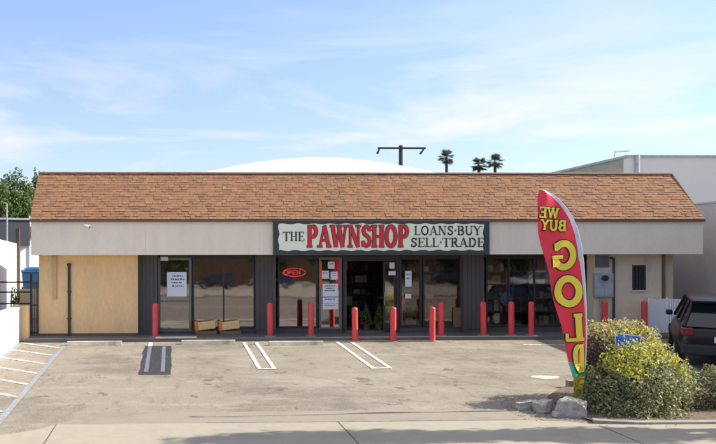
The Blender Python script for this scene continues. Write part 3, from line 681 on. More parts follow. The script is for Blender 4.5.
# counters and stocked shelves
def counter(x, y, L, label):
    t = empty('display_counter', (x,y,.012), label, 'counter', 'glass display counters inside the shop')
    g = MB(); g.box(0,L,0,.6,0,.45); g.build('base','wood_brown',t); g = MB(); g.box(.01,L-.01,.01,.59,.451,.93); g.build('glass_case','glass_clear',t)
    g = MB(); g.box(0,L,0,.6,.931,.97); g.build('top','metal_grey',t)
counter(2.6,26.8,2.1,'glass display counter inside behind the neon sign window'); counter(7.1,26.9,2.6,'glass display counter inside right of the entrance')
def shelf(x, y, L, label, seed):
    t = empty('shelf_rack', (x,y,.012), label, 'shelf', 'stocked shelves inside the shop'); rs = random.Random(seed)
    g = MB(); g.box(0,.04,0,.4,0,2.1); g.build('side_panel','metal_black',t); g = MB(); g.box(L-.04,L,0,.4,0,2.1); g.build('side_panel','metal_black',t)
    for k in range(5):
        g = MB(); g.box(.041,L-.041,0,.4,.15+.42*k,.18+.42*k); g.build('shelf','wood_brown',t)
    g = MB()
    for k in range(5):
        u = .06
        while u < L-.3:
            w = rs.uniform(.08,.3); h = rs.uniform(.1,.36); c = rs.choice([(.5,.5,.48),(.3,.05,.04),(.06,.10,.25),(.42,.30,.12),(.08,.08,.08),(.16,.22,.14),(.6,.55,.45)])
            g.box(u,u+w,.03,.33,.182+.42*k,.182+.42*k+h,c); u += w + rs.uniform(.01,.06)
    o = g.build('stock','box_mix',t); o['kind'] = 'stuff'
shelf(-.6,27.5,2.4,'stocked shelf rack inside behind the left door',1); shelf(2.4,29.5,2.6,'stocked shelf rack inside behind the neon sign window',2)
shelf(5.4,28.6,1.9,'stocked shelf rack facing the open entrance',3); shelf(8.2,29.2,2.2,'stocked shelf rack inside right of the entrance',4); shelf(6.95,25.15,1.5,'stocked shelf rack close behind the window right of the entrance',6); shelf(9.3,25.2,1.9,'stocked shelf rack close behind the left half of the right window',7); shelf(11.4,25.2,1.4,'stocked shelf rack close behind the right window beside the flag',8); shelf(4.75,26.6,1.0,'narrow stocked shelf rack just inside the open entrance',9); shelf(10.6,27.6,2.1,'stocked shelf rack inside behind the feather flag',5)

def guitar(x, y, label, c, s=1.0):
    t = empty('guitar', (x,y,.76), label, 'guitar', 'guitars on stands in the shop windows')
    g = MB(); pts = []
    for a in range(28):
        th = 2*math.pi*a/28; r = .17*(1 + .16*math.cos(2*th)) * (1.0 if math.sin(th) < .1 else .86); pts.append((r*math.cos(th)*1.0, .24*math.sin(th)))
    f = [(a, -.04, b+.26) for a, b in pts]; k = [(a, .04, b+.26) for a, b in pts]; g.face(f); g.face(k[::-1])
    for i in range(28): j=(i+1)%28; g.face([f[i],k[i],k[j],f[j]])
    g.build('body',c,t); g = MB(); g.box(-.025,.025,-.055,-.041,.45,1.0); g.box(-.04,.04,-.05,-.03,1.0,1.16); g.build('neck','wood_brown',t)
    g = MB(); g.tube([(0,.05,.1),(0,.12,-.735)],.012,6); g.tube([(0,.05,.1),(-.2,-.12,-.735)],.012,6); g.tube([(0,.05,.1),(.2,-.12,-.735)],.012,6); g.build('stand','metal_black',t)
guitar(7.2,24.98,'orange guitar on a stand behind the glass right of the entrance','orange_box'); guitar(7.85,24.98,'dark guitar on a stand next to the orange one','car_maroon')
guitar(9.7,24.98,'pale guitar on a stand in the right window','yellow_box'); guitar(10.6,24.98,'blue guitar on a stand in the right window near the flag','bin_blue')

# ---------------------------------------------------------------- right side: gate, post, neighbour
t = empty('gate', (14.45,24.0,-.08), 'white solid and perforated gate at the right end of the shop', 'gate')
def bar(mb, a, b, z0, z1, th):
    a = Vector(a); b = Vector(b); d = (b-a); L = d.length; ang = math.atan2(d.y, d.x)
    M = Matrix.Translation((a.x,a.y,0)) @ Matrix.Rotation(ang,4,'Z'); mb.box(0,L,-th/2,th/2,z0,z1,M=M); return M, L
A, B, C2 = (.15,0),(.78,.1),(2.75,-1.7)
g = MB(); M, L = bar(g, A, B, .06, 1.12, .03); g.build('solid_panel','gate_white',t)
g = MB(); M, L = bar(g, B, C2, .05, .09, .04); bar(g, B, C2, 1.07, 1.11, .04); g.build('gate_rail','gate_white',t)
g = MB(); pass
for q_ in (A,B,C2): g = MB(); g.tube([(q_[0],q_[1]-.025,0),(q_[0],q_[1]-.025,1.16)],.03,8); g.build('gate_post','gate_white',t)
g = MB(); k = int(L/.062); m_ = 16
for i in range(k): x_ = .03+i*(L-.06)/k; g.box(x_,x_+.040,-.008,.008,.092,1.068,M=M)
for j in range(m_): z_ = .10 + j*.96/m_; g.box(.02,L-.02,.009,.015,z_,z_+.034,M=M)
g.build('perforated_panel','gate_white',t)
t = MB(); t.box(15.36,15.60,24.35,24.6,-.1,2.43); o = t.build('post','stucco_beige'); o.name = 'support_post'; tag(o, 'pale square post under the roof overhang at the right end', 'post')
nb = empty('neighbor_building', (17.4,24,0), 'low grey windowless building running alongside the right end of the shop', 'building'); off = (17.4,24,0)
g = MB(); g.box(17.4,17.7,12.5,27.2,-.9,4.05); tp(g,'wall','grey_wall',nb,off)
g = MB(); g.box(15.3,17.4,27.25,27.5,-.1,4.0); tp(g,'wall','grey_wall',nb,off)
g = MB(); g.box(17.7,30,12.5,12.8,-.9,4.05); tp(g,'wall','grey_wall',nb,off)
g = MB(); g.box(17.71,30,12.81,34,3.7,3.8); tp(g,'roof','roof_flat',nb,off)
g = MB(); g.box(17.36,17.74,12.46,27.2,4.055,4.11); tp(g,'coping','metal_grey',nb,off)
wh = empty('warehouse', (23.3,40,0), 'large pale flat roofed warehouse behind the right end of the shop', 'building'); off = (23.3,40,0)
xw = FX(627,40); zt = PZ(627,158,40)
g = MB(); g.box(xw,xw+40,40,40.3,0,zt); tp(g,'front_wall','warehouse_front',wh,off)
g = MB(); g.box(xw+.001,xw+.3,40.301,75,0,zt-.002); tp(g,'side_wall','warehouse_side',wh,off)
g = MB(); g.box(xw+.31,xw+40,40.31,75,zt-.5,zt-.4); tp(g,'roof','roof_flat',wh,off)
g = MB(); g.box(xw-.04,xw+40,39.93,39.998,zt-.02,zt+.10); g.box(xw-.06,xw+.0,40.0,75,zt-.02,zt+.10); tp(g,'coping','metal_grey',wh,off)
g = MB(); g.tube([(xw+.5,39.9,0),(xw+.5,39.9,zt+.1)],.12,8); tp(g,'downpipe','metal_grey',wh,off)
g = MB(); g.tube([(xw-.3,40.6,zt+.1),(xw-.3,40.6,zt+.35),(xw+.5,40.6,zt+.4)],.04,6); tp(g,'roof_bracket','metal_grey',wh,off)

# dome roof hall behind
dm = empty('arched_hall', (FX(325,100),100,0), 'white low arched roof rising behind the shop ridge', 'building'); 
xl, xr = FX(178,100), FX(474,100); cxm = (xl+xr)/2; hw = (xr-xl)/2; zb = PZ(325,176.5,100); rise = PZ(325,159,106)-zb
g = MB(); ox = cxm - FX(325,100)
def dz_(u, v): return zb + rise*max(0, math.cos((u-.5)*math.pi))**.95*(math.sin(v*math.pi)**.8 if 0 < v < 1 else 0)
NU, NV = 40, 12
for i in range(NU):
    for j in range(NV):
        g.face([(-hw+2*hw*(i+a_)/NU+ox, 10*(j+b_)/NV, dz_((i+a_)/NU,(j+b_)/NV)) for a_,b_ in ((0,0),(1,0),(1,1),(0,1))])
g.build('roof','white_roof',dm,smooth=True)
g = MB(); g.box(-hw+ox,hw+ox,.0,10,0,zb-.004); g.build('wall','white_paint',dm)
# utility pole
xp = FX(401,125); t = empty('utility_pole', (xp,125,0), 'dark utility pole with one crossarm behind the shop roof', 'pole')
zc = PZ(401,149,125)
g = MB(); g.tube([(0,0,0),(0,0,zc+.5)],[.38,.30],10); g.build('pole','pole_wood',t)
g = MB(); wl = FX(401,125)-FX(377.5,125); wr = FX(425,125)-FX(401,125); g.box(-wl,wr,-.5,-.25,zc-.12,zc+.16); g.build('crossarm','pole_wood',t)
for s_, w_ in ((-1,wl),(1,wr)):
    g = MB(); g.tube([(s_*(w_-.25),-.3,zc-.1),(s_*(w_-.8) if s_>0 else -(w_-.02)-.1,-.3,zc-.85)],[.11,.2],8); g.build('insulator','pole_wood',t)
# palms
def palm(px, py, Y, label, s=1, lean_=0):
    x = FX(px,Y); zc = PZ(px,py,Y); t = empty('palm_tree', (x,Y,0), label, 'palm tree', 'distant palms behind the shop'); rs = random.Random(int(px))
    g = MB(); g.tube([(-lean_,0,0),(-lean_*.4,0,zc*.6),(0,0,zc)],[.5,.32,.28],8); g.build('trunk','pole_wood',t)
    g = MB()
    for i in range(46):
        a = rs.random()*6.283; el = rs.uniform(-1.0,1.35); L = rs.uniform(1.3,1.9)*s; d = Vector((math.cos(a)*math.cos(el),math.sin(a)*math.cos(el),math.sin(el)))
        base_ = Vector((0,0,zc)) + d*L*.35; tip = Vector((0,0,zc)) + d*L; side = d.cross(Vector((0,0,1))).normalized(); up = side.cross(d)
        c = rs.uniform(.6,1.3); col = (.10*c,.13*c,.06*c) if el > -.3 else (.13*c,.10*c,.06*c)
        g.face([Vector((0,0,zc)),base_-side*.05,base_+side*.05],col)
        for k in range(-3,4):
            q = d*math.cos(k*.28)+side*math.sin(k*.28); e2 = base_ + q*L*.6 - Vector((0,0,.12)); g.face([base_-side*.05,e2+up*.05,base_+side*.05+q*.1,],col); g.face([base_,base_+q*L*.35+side*.1,e2,base_+q*L*.35-side*.1],col)
    g.build('crown','leaf',t)
palm(446.5,158,150,'distant palm standing alone right of the utility pole',1.15,-.6)
palm(479,165.5,150,'distant squat palm, left of the close pair',1.15); palm(495,162.5,150,'distant taller palm, right of the close pair',1.15,-.5)

# ---------------------------------------------------------------- left side
t = empty('boundary_wall', (-4.4,12,0), 'low white painted wall along the left edge of the lot', 'wall'); off = (-4.4,12,0)
g = MB(); g.box(-4.62,-4.40,12.2,23.55,-.8,.86)
tp(g,'wall','white_paint',t,off); g = MB(); g.box(-4.64,-4.38,12.2,23.55,.8605,.90); tp(g,'coping','white_paint',t,off,bevel=.008)
g = MB(); g.box(-4.66,FX(30,23.8),23.56,23.8,-.1,.93); o = g.build('end_wall','stucco_tan'); tag(o,'short tan wall stub beside the black gate','wall')
ga = empty('metal_gate', (FX(34,24.1),24.1,0), 'narrow black metal bar gate left of the tan shop wall', 'gate'); off = (FX(34,24.1),24.1,0)
g = MB(); xa, xb = FX(30,24.1), XW0-.02
g.box(xa,xa+.04,24.08,24.12,-.05,1.62); g.box(xb-.04,xb,24.08,24.12,-.05,1.62); g.box(xa+.04,xb-.04,24.08,24.12,1.56,1.60); g.box(xa+.04,xb-.04,24.08,24.12,.08,.12); g.box(xa+.04,xb-.04,24.08,24.12,.9,.94); tp(g,'gate_frame','metal_black',ga,off)
g = MB()
for k in range(1,4): x_ = xa + (xb-xa)*k/4; g.box(x_-.012,x_+.012,24.09,24.11,-.02,1.66)
tp(g,'gate_bars','metal_black',ga,off)
g = MB(); g.face([(-60,24.3,-.03),(-4.3,24.3,-.03),(-4.3,60,-.03),(-60,60,-.03)])
struct('neighbor_lot', g, 'asphalt_road', 'darker asphalt yard beyond the white wall')
fe = empty('metal_fence', (-7.5,30,0), 'low dark metal rail fence beyond the white boundary wall', 'fence')
for z_ in (.30,.62,1.05,1.42): g = MB(); g.box(-3,2.3,-.02,.02,z_,z_+.06); g.build('rail','metal_black',fe)
for x_ in (-3,-1.2,.6,2.3): g = MB(); g.box(x_-.04,x_+.04,-.065,-.021,-.1,1.75); g.build('fence_post','metal_black',fe)
# cream retaining wall and blue bins
g = MB(); g.box(-6.0,-4.6,32.0,32.25,-.1,1.12); o = g.build('block_wall','cream_block'); tag(o,'low cream block wall seen through the black gate','wall')
g = MB(); g.box(-6.0,-4.3,32.26,36,-.1,1.0); struct('raised_bank', g, 'shadow_dark_asphalt', 'raised ground behind the cream wall')
def rbin(x, y, rz, s, label):
    t = empty('recycling_bin', (x,y,1.0), label, 'bin', 'blue bins behind the gate', rz=rz)
    g = MB(); sec = lambda w, d, z: [(-w,-d,z),(w,-d,z),(w,d,z),(-w,d,z)]
    a, b = sec(.26*s,.28*s,.0), sec(.33*s,.35*s,.78*s); g.face(a)
    for i in range(4): j = (i+1)%4; g.face([a[i],a[j],b[j],b[i]])
    g.face(b[::-1]); g.build('body','bin_blue',t,bevel=.015)
    g = MB(); g.box(-.36*s,.36*s,-.38*s,.38*s,.785*s,.86*s,M=Matrix.Rotation(R(3),4,'X')); g.build('lid','bin_blue',t,bevel=.02)
    for s_ in (-1,1):
        g = MB(); g.tube([(s_*.27*s,.28*s,.08),(s_*.33*s,.28*s,.08)],.08,12); g.build('wheel','tyre',t)
rbin(FX(30,33),33,.2,1.0,'blue wheeled bin behind the gate, left of the two'); rbin(FX(37.2,33.2),33.2,-.1,1.12,'blue wheeled bin behind the gate, right of the two and slightly larger')
# white building with a dark parapet
xb = FX(29,62)
bd = empty('white_building', (xb,62,0), 'white flat building with dark parapet band left of the shop', 'building'); off = (xb,62,0)
g = MB(); g.box(-45,xb+.8,62,74,-.1,PZ(10,245.5,62)); tp(g,'wall','white_paint',bd,off)
g = MB(); g.box(-45,xb,61.7,61.99,PZ(10,245.5,62),PZ(10,220,62)); tp(g,'parapet','dark_parapet',bd,off)
g = MB(); g.box(-45.05,xb+.1,61.6,62.1,PZ(10,220,62)+.005,PZ(10,218.2,62)); tp(g,'coping','metal_grey',bd,off)
g = MB(); g.box(xb+.001,xb+1.0,61.9,61.99,1.0,PZ(10,216,62)); tp(g,'trim','white_paint',bd,off)
g = MB(); g.box(xb+.1,xb+.5,61.8,61.899,PZ(10,238,62),PZ(10,226,62)); tp(g,'sign_panel','ink_red',bd,off)
bd.rotation_euler = (0,0,R(24))
# nearer white wall + wooden post
g = MB(); bar(g, (FX(0,36)+.82,29), (FX(17,45),45), -.1, 3.16, .2); o = g.build('yard_wall','white_paint'); tag(o,'tall plain white yard wall in front of the dark parapet building','wall')
g = MB(); xq = FX(18,43.6); g.box(xq-.1,xq+.1,43.5,43.7,-.1,PZ(18,228,43.6)); g.box(xq-.26,xq-.17,43.5,43.6,-.1,PZ(18,244,43.6)); o = g.build('wooden_post','wood_post'); tag(o,'thin brown post at the end of the white yard wall','post')
g = MB(); g.tube([(FX(7,50),50,-.1),(FX(7,50),50,PZ(7,203,50))],[.06,.045],8); o = g.build('flag_pole','metal_grey'); tag(o,'thin grey pole rising above the dark parapet at the far left','pole')

# ---- foliage
def leaves(g, lobes, n, size, pal, rs, shell=.55, flat=.0, light=None):
    tot = sum(l[3]*l[4]*l[5] for l in lobes)
    for (cx,cy,cz,rx,ry,rz) in lobes:
        for _ in range(int(n*rx*ry*rz/tot)):
            while True:
                d = Vector((rs.gauss(0,1),rs.gauss(0,1),rs.gauss(0,1)))
                if d.length > .1: break
            d.normalize(); r = shell + (1-shell)*rs.random()**.6
            r *= 1 + .22*math.sin(d.x*7+cx*3)*math.sin(d.z*6+cy*5) + rs.uniform(-.05,.12) + (.22*rs.random() if math.sin(d.x*23+cz*9)*math.sin(d.y*19+cx*5)*math.sin(d.z*21) > .35 else 0)
            p = Vector((cx+d.x*rx*r, cy+d.y*ry*r, cz+d.z*rz*r)); s = size*rs.uniform(.6,1.35)
            nrm = (d + Vector((rs.gauss(0,.7),rs.gauss(0,.7),rs.gauss(0,.7)))).normalized()
            a = nrm.cross(Vector((rs.gauss(0,1),rs.gauss(0,1),rs.gauss(0,1)))).normalized(); b = nrm.cross(a)
            c = rs.choice(pal(p) if callable(pal) else pal); k = rs.uniform(.6,1.3)
            g.face([p-a*s, p+b*s*.5, p+a*s, p-b*s*.5], (c[0]*k,c[1]*k,c[2]*k))
def tree(x, y, z, h, lobes, n, size, pal, label, seed, cat='tree', group=None, name='tree', tr=.25):
    t = empty(name, (x,y,z), label, cat, group); rs = random.Random(seed)
    g = MB(); g.tube([(0,0,0),(.05*h*rs.uniform(-1,1)*.3,0,h*.3),(0,.0,h*.55)],[tr,tr*.75,tr*.5],10)
    for l in lobes: g.tube([(0,0,h*.35),(l[0]*.5,l[1]*.5,(h*.35+l[2])*.5),(l[0],l[1],l[2])],[tr*.5,tr*.3,tr*.1],6)
    g.build('trunk','bark',t,smooth=True)
    g = MB(); leaves(g,lobes,n,size,pal,rs,.35); g.build('crown','leaf',t)
    return t
GP = [(.13,.20,.05),(.10,.16,.04),(.18,.25,.07),(.07,.11,.035)]
def farlobes(h, w, seed, k=9):
    rs = random.Random(seed); return [(rs.uniform(-w,w)*.55, rs.uniform(-w,w)*.5, h*rs.uniform(.42,.85), w*rs.uniform(.32,.5), w*rs.uniform(.3,.5), h*rs.uniform(.10,.17)) for _ in range(k)] + [(0,0,h*.86,w*.3,w*.3,h*.14)]
for i, (px, top, Y, w, lb) in enumerate(((18,166,80,1.9,'tallest green tree behind the dark parapet building'),(3,180,78,2.0,'bushy green tree at the far left edge, lower than its neighbour'),
                                     (36,170,84,1.5,'green tree partly hidden behind the left end of the shingle roof'),(-14,172,82,2.6,'green tree beyond the left edge of the view'),(26,194,79,1.5,'low green tree between the taller ones behind the parapet'))):
    h = PZ(px, top, Y)+.1; tree(FX(px,Y),Y,-.05,h,farlobes(h,w,20+i),5200,.15,GP,lb,i,group='trees behind the left buildings')
# low hedge in the neighbouring lot
for i, (xh, lb) in enumerate(((-10.6,'dark low hedge in the lot beyond the white wall'),)):
    t = empty('hedge', (xh,40,-.05), lb, 'hedge'); g = MB(); rs = random.Random(9)
    leaves(g, [(-3+1.1*k,0,.45,.8,.45,.5) for k in range(7)], 5000, .07, [(.05,.06,.03),(.07,.08,.04)], rs, .3); g.build('foliage','leaf',t)

# ---------------------------------------------------------------- planter with shrubs, rock, flag
g = MB(); zs = lambda y: lotz(y)+.035
g.face([(7.35,13.5,zs(13.5)),(17.2,13.5,zs(13.5)),(17.2,16.45,zs(16.45)),(8.2,16.45,zs(16.45)),(7.45,15.6,zs(15.6)),(7.15,14.3,zs(14.3))])
struct('planter_soil', g, 'soil', 'bare soil of the corner planting bed')
g = MB()
def curb(pts, w=.14, h=.06):
    for (xa_,ya_),(xb_,yb_) in zip(pts, pts[1:]):
        d = Vector((xb_-xa_,yb_-ya_)).normalized(); n = Vector((-d.y,d.x))*w/2
        q = [(xa_+n.x,ya_+n.y),(xa_-n.x,ya_-n.y),(xb_-n.x,yb_-n.y),(xb_+n.x,yb_+n.y)]
        top = [(x,y,lotz(y)+h) for x,y in q]; bt = [(x,y,lotz(y)-.05) for x,y in q]; g.face(top)
        for i in range(4): j=(i+1)%4; g.face([bt[i],bt[j],top[j],top[i]])
curb([(7.3,13.62),(8.0,13.44),(9.2,13.43),(17.3,13.43)]); curb([(8.3,16.5),(17.3,16.5)],.16,.15)
struct('planter_kerb', g, 'concrete_curb', 'grey concrete kerb around the planting bed')
def rock(x, y, s, label, seed, rot, tall=1, blocky=.7):
    bm = bmesh.new(); bmesh.ops.create_icosphere(bm, subdivisions=5, radius=1); rs = random.Random(seed)
    planes = [(Vector((rs.gauss(0,1),rs.gauss(0,1),rs.gauss(0,1))).normalized(), rs.uniform(.70,.88)) for _ in range(14)] + [(Vector((0,.06,1)).normalized(),.56),(Vector((0,0,-1)),.6),(Vector((.05,-1,.1)).normalized(),.58),(Vector((1,0,.1)).normalized(),.66),(Vector((-1,.1,.15)).normalized(),.7),(Vector((0,1,0)),.7)]
    from mathutils import noise
    for v in bm.verts:
        for nrm, d in planes:
            k = v.co.dot(nrm)
            if k > d: v.co -= nrm*(k-d)*1.0
        v.co += v.co.normalized()*noise.noise(v.co*2.4+Vector((seed,0,0)))*.13 + v.co.normalized()*noise.noise(v.co*9)*.03 + v.co.normalized()*noise.noise(v.co*22)*.018
        v.co = Vector((v.co.x*s[0],v.co.y*s[1],v.co.z*s[2]))
    me = bpy.data.meshes.new('rock'); bm.to_mesh(me); bm.free(); me.materials.append(MATS['concrete_block']); o = bpy.data.objects.new('concrete_rubble', me); COL.objects.link(o)
    o.location = (x,y,lotz(y)+s[2]*.45); o.rotation_euler = rot; tag(o,label,'rubble','broken concrete at the tip of the planting bed')
rock(7.18,14.12,(.34,.27,.30),'large pale broken concrete block under the feather flag',4,(.08,.16,-.35))
rock(6.82,14.42,(.24,.2,.2),'smaller concrete chunk left of the large pale block',8,(0,-.2,.5))
rock(6.88,14.02,(.13,.11,.09),'little concrete chunk in front of the large pale block',12,(.2,.1,.2))
rock(6.62,14.62,(.34,.16,.15),'flat dark concrete slab piece behind the rubble',15,(.0,-.1,.25))

def shrub(x, y, lobes, n, size, pal, label, seed, name='shrub'):
    z = lotz(y)+.05; t = empty(name, (x,y,z), label, 'shrub'); rs = random.Random(seed)
    g = MB()
    for l in lobes:
        for _ in range(7):
            e = Vector((l[0]+rs.uniform(-.7,.7)*l[3], l[1]+rs.uniform(-.7,.7)*l[4], l[2]+rs.uniform(-.3,.85)*l[5])); g.tube([(rs.uniform(-.1,.1),rs.uniform(-.1,.1),0),(e.x*.45,e.y*.45,e.z*.55),tuple(e)],[.016,.010,.004],5,False)
    g.build('stem','bark',t)
    g = MB(); leaves(g,lobes,n,size,pal,rs,.45); g.build('foliage','leaf',t); return t
OL = [(.33,.37,.14),(.38,.38,.19),(.26,.30,.11),(.18,.22,.08),(.33,.34,.16),(.15,.17,.07),(.30,.28,.18),(.44,.43,.25),(.30,.22,.14)]
YL = [(.58,.56,.05),(.68,.62,.07),(.46,.48,.06),(.30,.34,.06),(.70,.58,.16)]
PK = [(.50,.44,.25),(.66,.42,.36),(.72,.60,.50),(.28,.30,.12),(.20,.22,.08),(.45,.42,.20)]
PU = [(.16,.08,.10),(.20,.12,.12),(.30,.18,.17),(.08,.09,.045),(.16,.14,.07)]
def mainpal(p):
    if p.z > .82 + .12*math.sin(p.x*4): return YL + OL[:1]
    if p.z > .62 and random.random() < .35: return YL
    return OL
def PL(cx, cyy, lst):
    z0_ = lotz(cyy)+.05; out_ = []
    for px, py, dy, rx, rz_ in lst:
        Y = cyy+dy; k = Y/F*1.02; out_.append((FX(px,Y)-cx, dy, PZ(px,py,Y)-z0_, rx*k, max(rx*k*.95,.16), rz_*k))
    return out_
def mainpal(p):
    if p.z > .74 + .16*math.sin(p.x*5+1) and p.x < .70 and random.random() < .8: return YL + OL[:1]
    if random.random() < .55*max(0,(p.z-.3))**1.2*(1 if math.sin(p.x*6+p.z*5) > -.2 else .2): return YL
    return OL
def sh(x, y, lst, *a): shrub(x, y, PL(x, y, lst), *a)
sh(8.75,14.5,[(606,396,0,26,33),(640,390,-.15,32,38),(667,392,0,24,32),(683,404,0,13,23),(610,392,.6,24,30),(650,388,.7,26,28),(612,412,-.35,22,15),(690,413,0,9,14),(618,364,.05,19,15),(640,360,.1,22,15),(657,361,.05,18,15),(598,408,.05,16,20),(632,415,-.4,25,15),(660,416,-.4,24,14),(593,378,.1,9,12),(676,368,.1,10,9)],
   36000,.029,mainpal,'large olive green shrub with yellow tops in the planting bed',31)
sh(8.45,15.1,[(596,336,0,19,13),(600,345,.5,18,18),(630,345,.5,22,16),(615,333,.05,17,13),(632,331,.1,14,11),(645,338,.05,14,11),(625,350,0,30,16),(605,352,0,18,16),(656,349,.05,11,9)],
   12000,.028,lambda p: PK+YL if p.z>1.0 else PU+OL,'tall flowering shrub with pinkish tips behind the small blue sign',32)
sh(8.15,14.95,[(592,352,0,13,20),(590,374,0,13,16),(592,395,0,11,16)],4600,.024,PU,'dark purple leaved shrub right beside the feather flag',33)
sh(10.35,14.5,[(700,402,0,15,16),(716,398,.1,14,18),(735,396,0,22,22)],6000,.024,PU+OL,'low reddish shrub at the right edge of the view',35)
sh(10.3,15.3,[(693,384,0,12,14),(712,378,0,10,12)],2600,.024,OL,'low olive shrub in front of the parked car',36)
# ground litter
g = MB(); rs = random.Random(77)
for _ in range(900):
    x = rs.uniform(6.2,12); y = rs.uniform(13.2,15.0); z = (swz(y) if y < 13.36 else lotz(y)+.14)+.006; a = rs.random()*6; s = rs.uniform(.012,.03)
    if y > 13.5 or rs.random() < .25:
        if y > 13.5 and x > 7.5: z = zs(y)+.012
        elif y > 13.4: z = lotz(y)+.012
        g.face([(x-s,y,z),(x,y-s*.5,z+.01*rs.random()),(x+s,y,z),(x,y+s*.5,z+.01)], rs.choice([(.20,.14,.06),(.12,.10,.04),(.30,.24,.10)]))
o = g.build('leaf_litter','leaf'); tag(o,'scattered dry leaves around the planting bed',kind='stuff')

# feather flag
FYp = 14.6; flx = FX(576,FYp); fz0 = lotz(FYp)+.05
t = empty('feather_flag', (flx,FYp,fz0), 'tall red feather flag with yellow lettering standing by the shrubs', 'flag'); off = (flx,FYp,fz0)
LE = [(190,541),(197,538.5),(206,537),(218,536.2),(230,536.8),(245,540),(260,543.8),(275,548),(292,552.5),(310,557.5),(330,562),(350,566),(372,569.5),(388,571),(399,572)]
RE = [(190,541.6),(192,547),(196,554),(202,560.5),(210,567),(220,573),(232,577.5),(246,580.5),(262,582.8),(285,584.3),(310,585.2),(340,585.4),(370,584.6),(399,583)]
def interp(T, y):
    for (a, xa_), (b, xb_) in zip(T, T[1:]):
        if a <= y <= b: return xa_ + (xb_-xa_)*(y-a)/(b-a)
    return T[-1][1] if y > T[-1][0] else T[0][1]
def fdepth(u, py):   # ripples, u 0..1 from left edge
    return FYp + .05*math.sin(py*.045+u*2.0)*(1-u) + .035*math.sin(py*.11+u*5)*(1-u) 
def fpt(px, py, d=0):
    l, r = interp(LE,py), interp(RE,py); u = min(max((px-l)/max(r-l,.1),0),1); Y = fdepth(u,py)
    return (FX(px,FYp), Y-.004-d, PZ(px,py,FYp))
def fstrip(y0, y1, ul, ur, name, m, d=0, n=None, colf=None, both=True):
    g = MB(); n = n or int((y1-y0)/2.2)+2; K = 8
    for i in range(n):
        a, b = y0+(y1-y0)*i/n, y0+(y1-y0)*(i+1)/n
        for k in range(K):
            def q(py, kk):
                l, r = interp(LE,py), interp(RE,py); wl, wr = ul(l,r,py), ur(l,r,py); return fpt(wl+(wr-wl)*kk/K, py, d)
            g.face([q(a,k),q(a,k+1),q(b,k+1),q(b,k)], colf(a,k) if colf else None)
    return tp(g,name,m,t,off,smooth=True)
slv = 3.6
def slw(py): return slv if py < 262 else slv*max(.0,(1-(py-262)/60))*.8
fstrip(190.3,372,lambda l,r,y:l,lambda l,r,y:max(l,r-slw(y)),'cloth','flag_red')
fstrip(190.3,321,lambda l,r,y:max(l,r-slw(y)),lambda l,r,y:r,'sleeve','flag_white')
fstrip(363,377,lambda l,r,y:l+.1,lambda l,r,y:r-.1,'green_band','flag_green',.003)
rs = random.Random(4)
fstrip(377,399,lambda l,r,y:l,lambda l,r,y:r-1,'coin_print','flag_gold',.003,n=12,colf=lambda a,k:rs.choice([(.62,.47,.04),(.75,.60,.10),(.40,.26,.02),(.55,.36,.03)]))
# letters, seen from the back of the flag (mirrored)
def fl_text(txt, cx, cy, w, h, K, k, grow, m, name, dd, tilt=0, serif=.26):
    pen = Pen(); sc = 15.3/800
    def mpf(x, z, d):
        u, v = x-cx, z; ct, stt = math.cos(tilt), math.sin(tilt); px = cx - (u*ct - v*stt); py = cy - (u*stt + v*ct)
        return fpt(px, py, dd + d*.6)
    pen.text(txt, cx-w/2, cx+w/2, -h/2, h, K, k, mpf, grow=grow, serif=serif); return pen.mb
LET = [('WE',548,213.5,20,10.5,2.3,1.5),('BUY',552.5,226,26,10.5,2.3,1.5),('G',562.5,256,28,27,6.6,3.6),('O',568.5,292,28,28,7.0,3.6),('L',574,328,19,27,6.4,3.6),('D',577.6,359,12.0,27,4.2,3.0)]
for nm, grow, m, dd in (('letter_outline',2.1,'flag_black',.010),('lettering','','flag_yellow',.024)):
    allm = MB()
    for s_, cx_, cy_, w_, h_, K_, k_ in LET:
        mb = fl_text(s_,cx_,cy_,w_,h_,K_,k_,(grow or 0)*(1 if h_ > 12 else .8),m,nm,dd,tilt=-.06 if h_ > 12 else .05); n0 = len(allm.v); allm.v += mb.v; allm.f += [tuple(i+n0 for i in f) for f in mb.f]; allm.c += mb.c
    tp(allm,nm,m,t,off)
g = MB(); pp = [(574,403),(581.5,396),(584.8,370),(586.2,340),(586.0,310),(585.0,285),(583.5,262),(581.2,246),(578.2,232),(573.7,220),(567.5,209.8),(561,201.8),(554.3,195.6),(547,191.6),(541.5,190)]
g.tube([(FX(a,FYp),FYp+.005,PZ(a,b,FYp)) for a, b in pp],[.012]*6+[.010,.010,.009,.008,.007,.006,.005,.004,.004],8)
tp(g,'pole','flag_white',t,off)
g = MB(); xx = FX(575,FYp); g.tube([(xx,FYp,fz0-.1),(xx,FYp,fz0+.28)],.02,8); g.tube([(xx,FYp,fz0),(xx,FYp,fz0+.02)],.1,12); tp(g,'ground_spike','metal_grey',t,off)
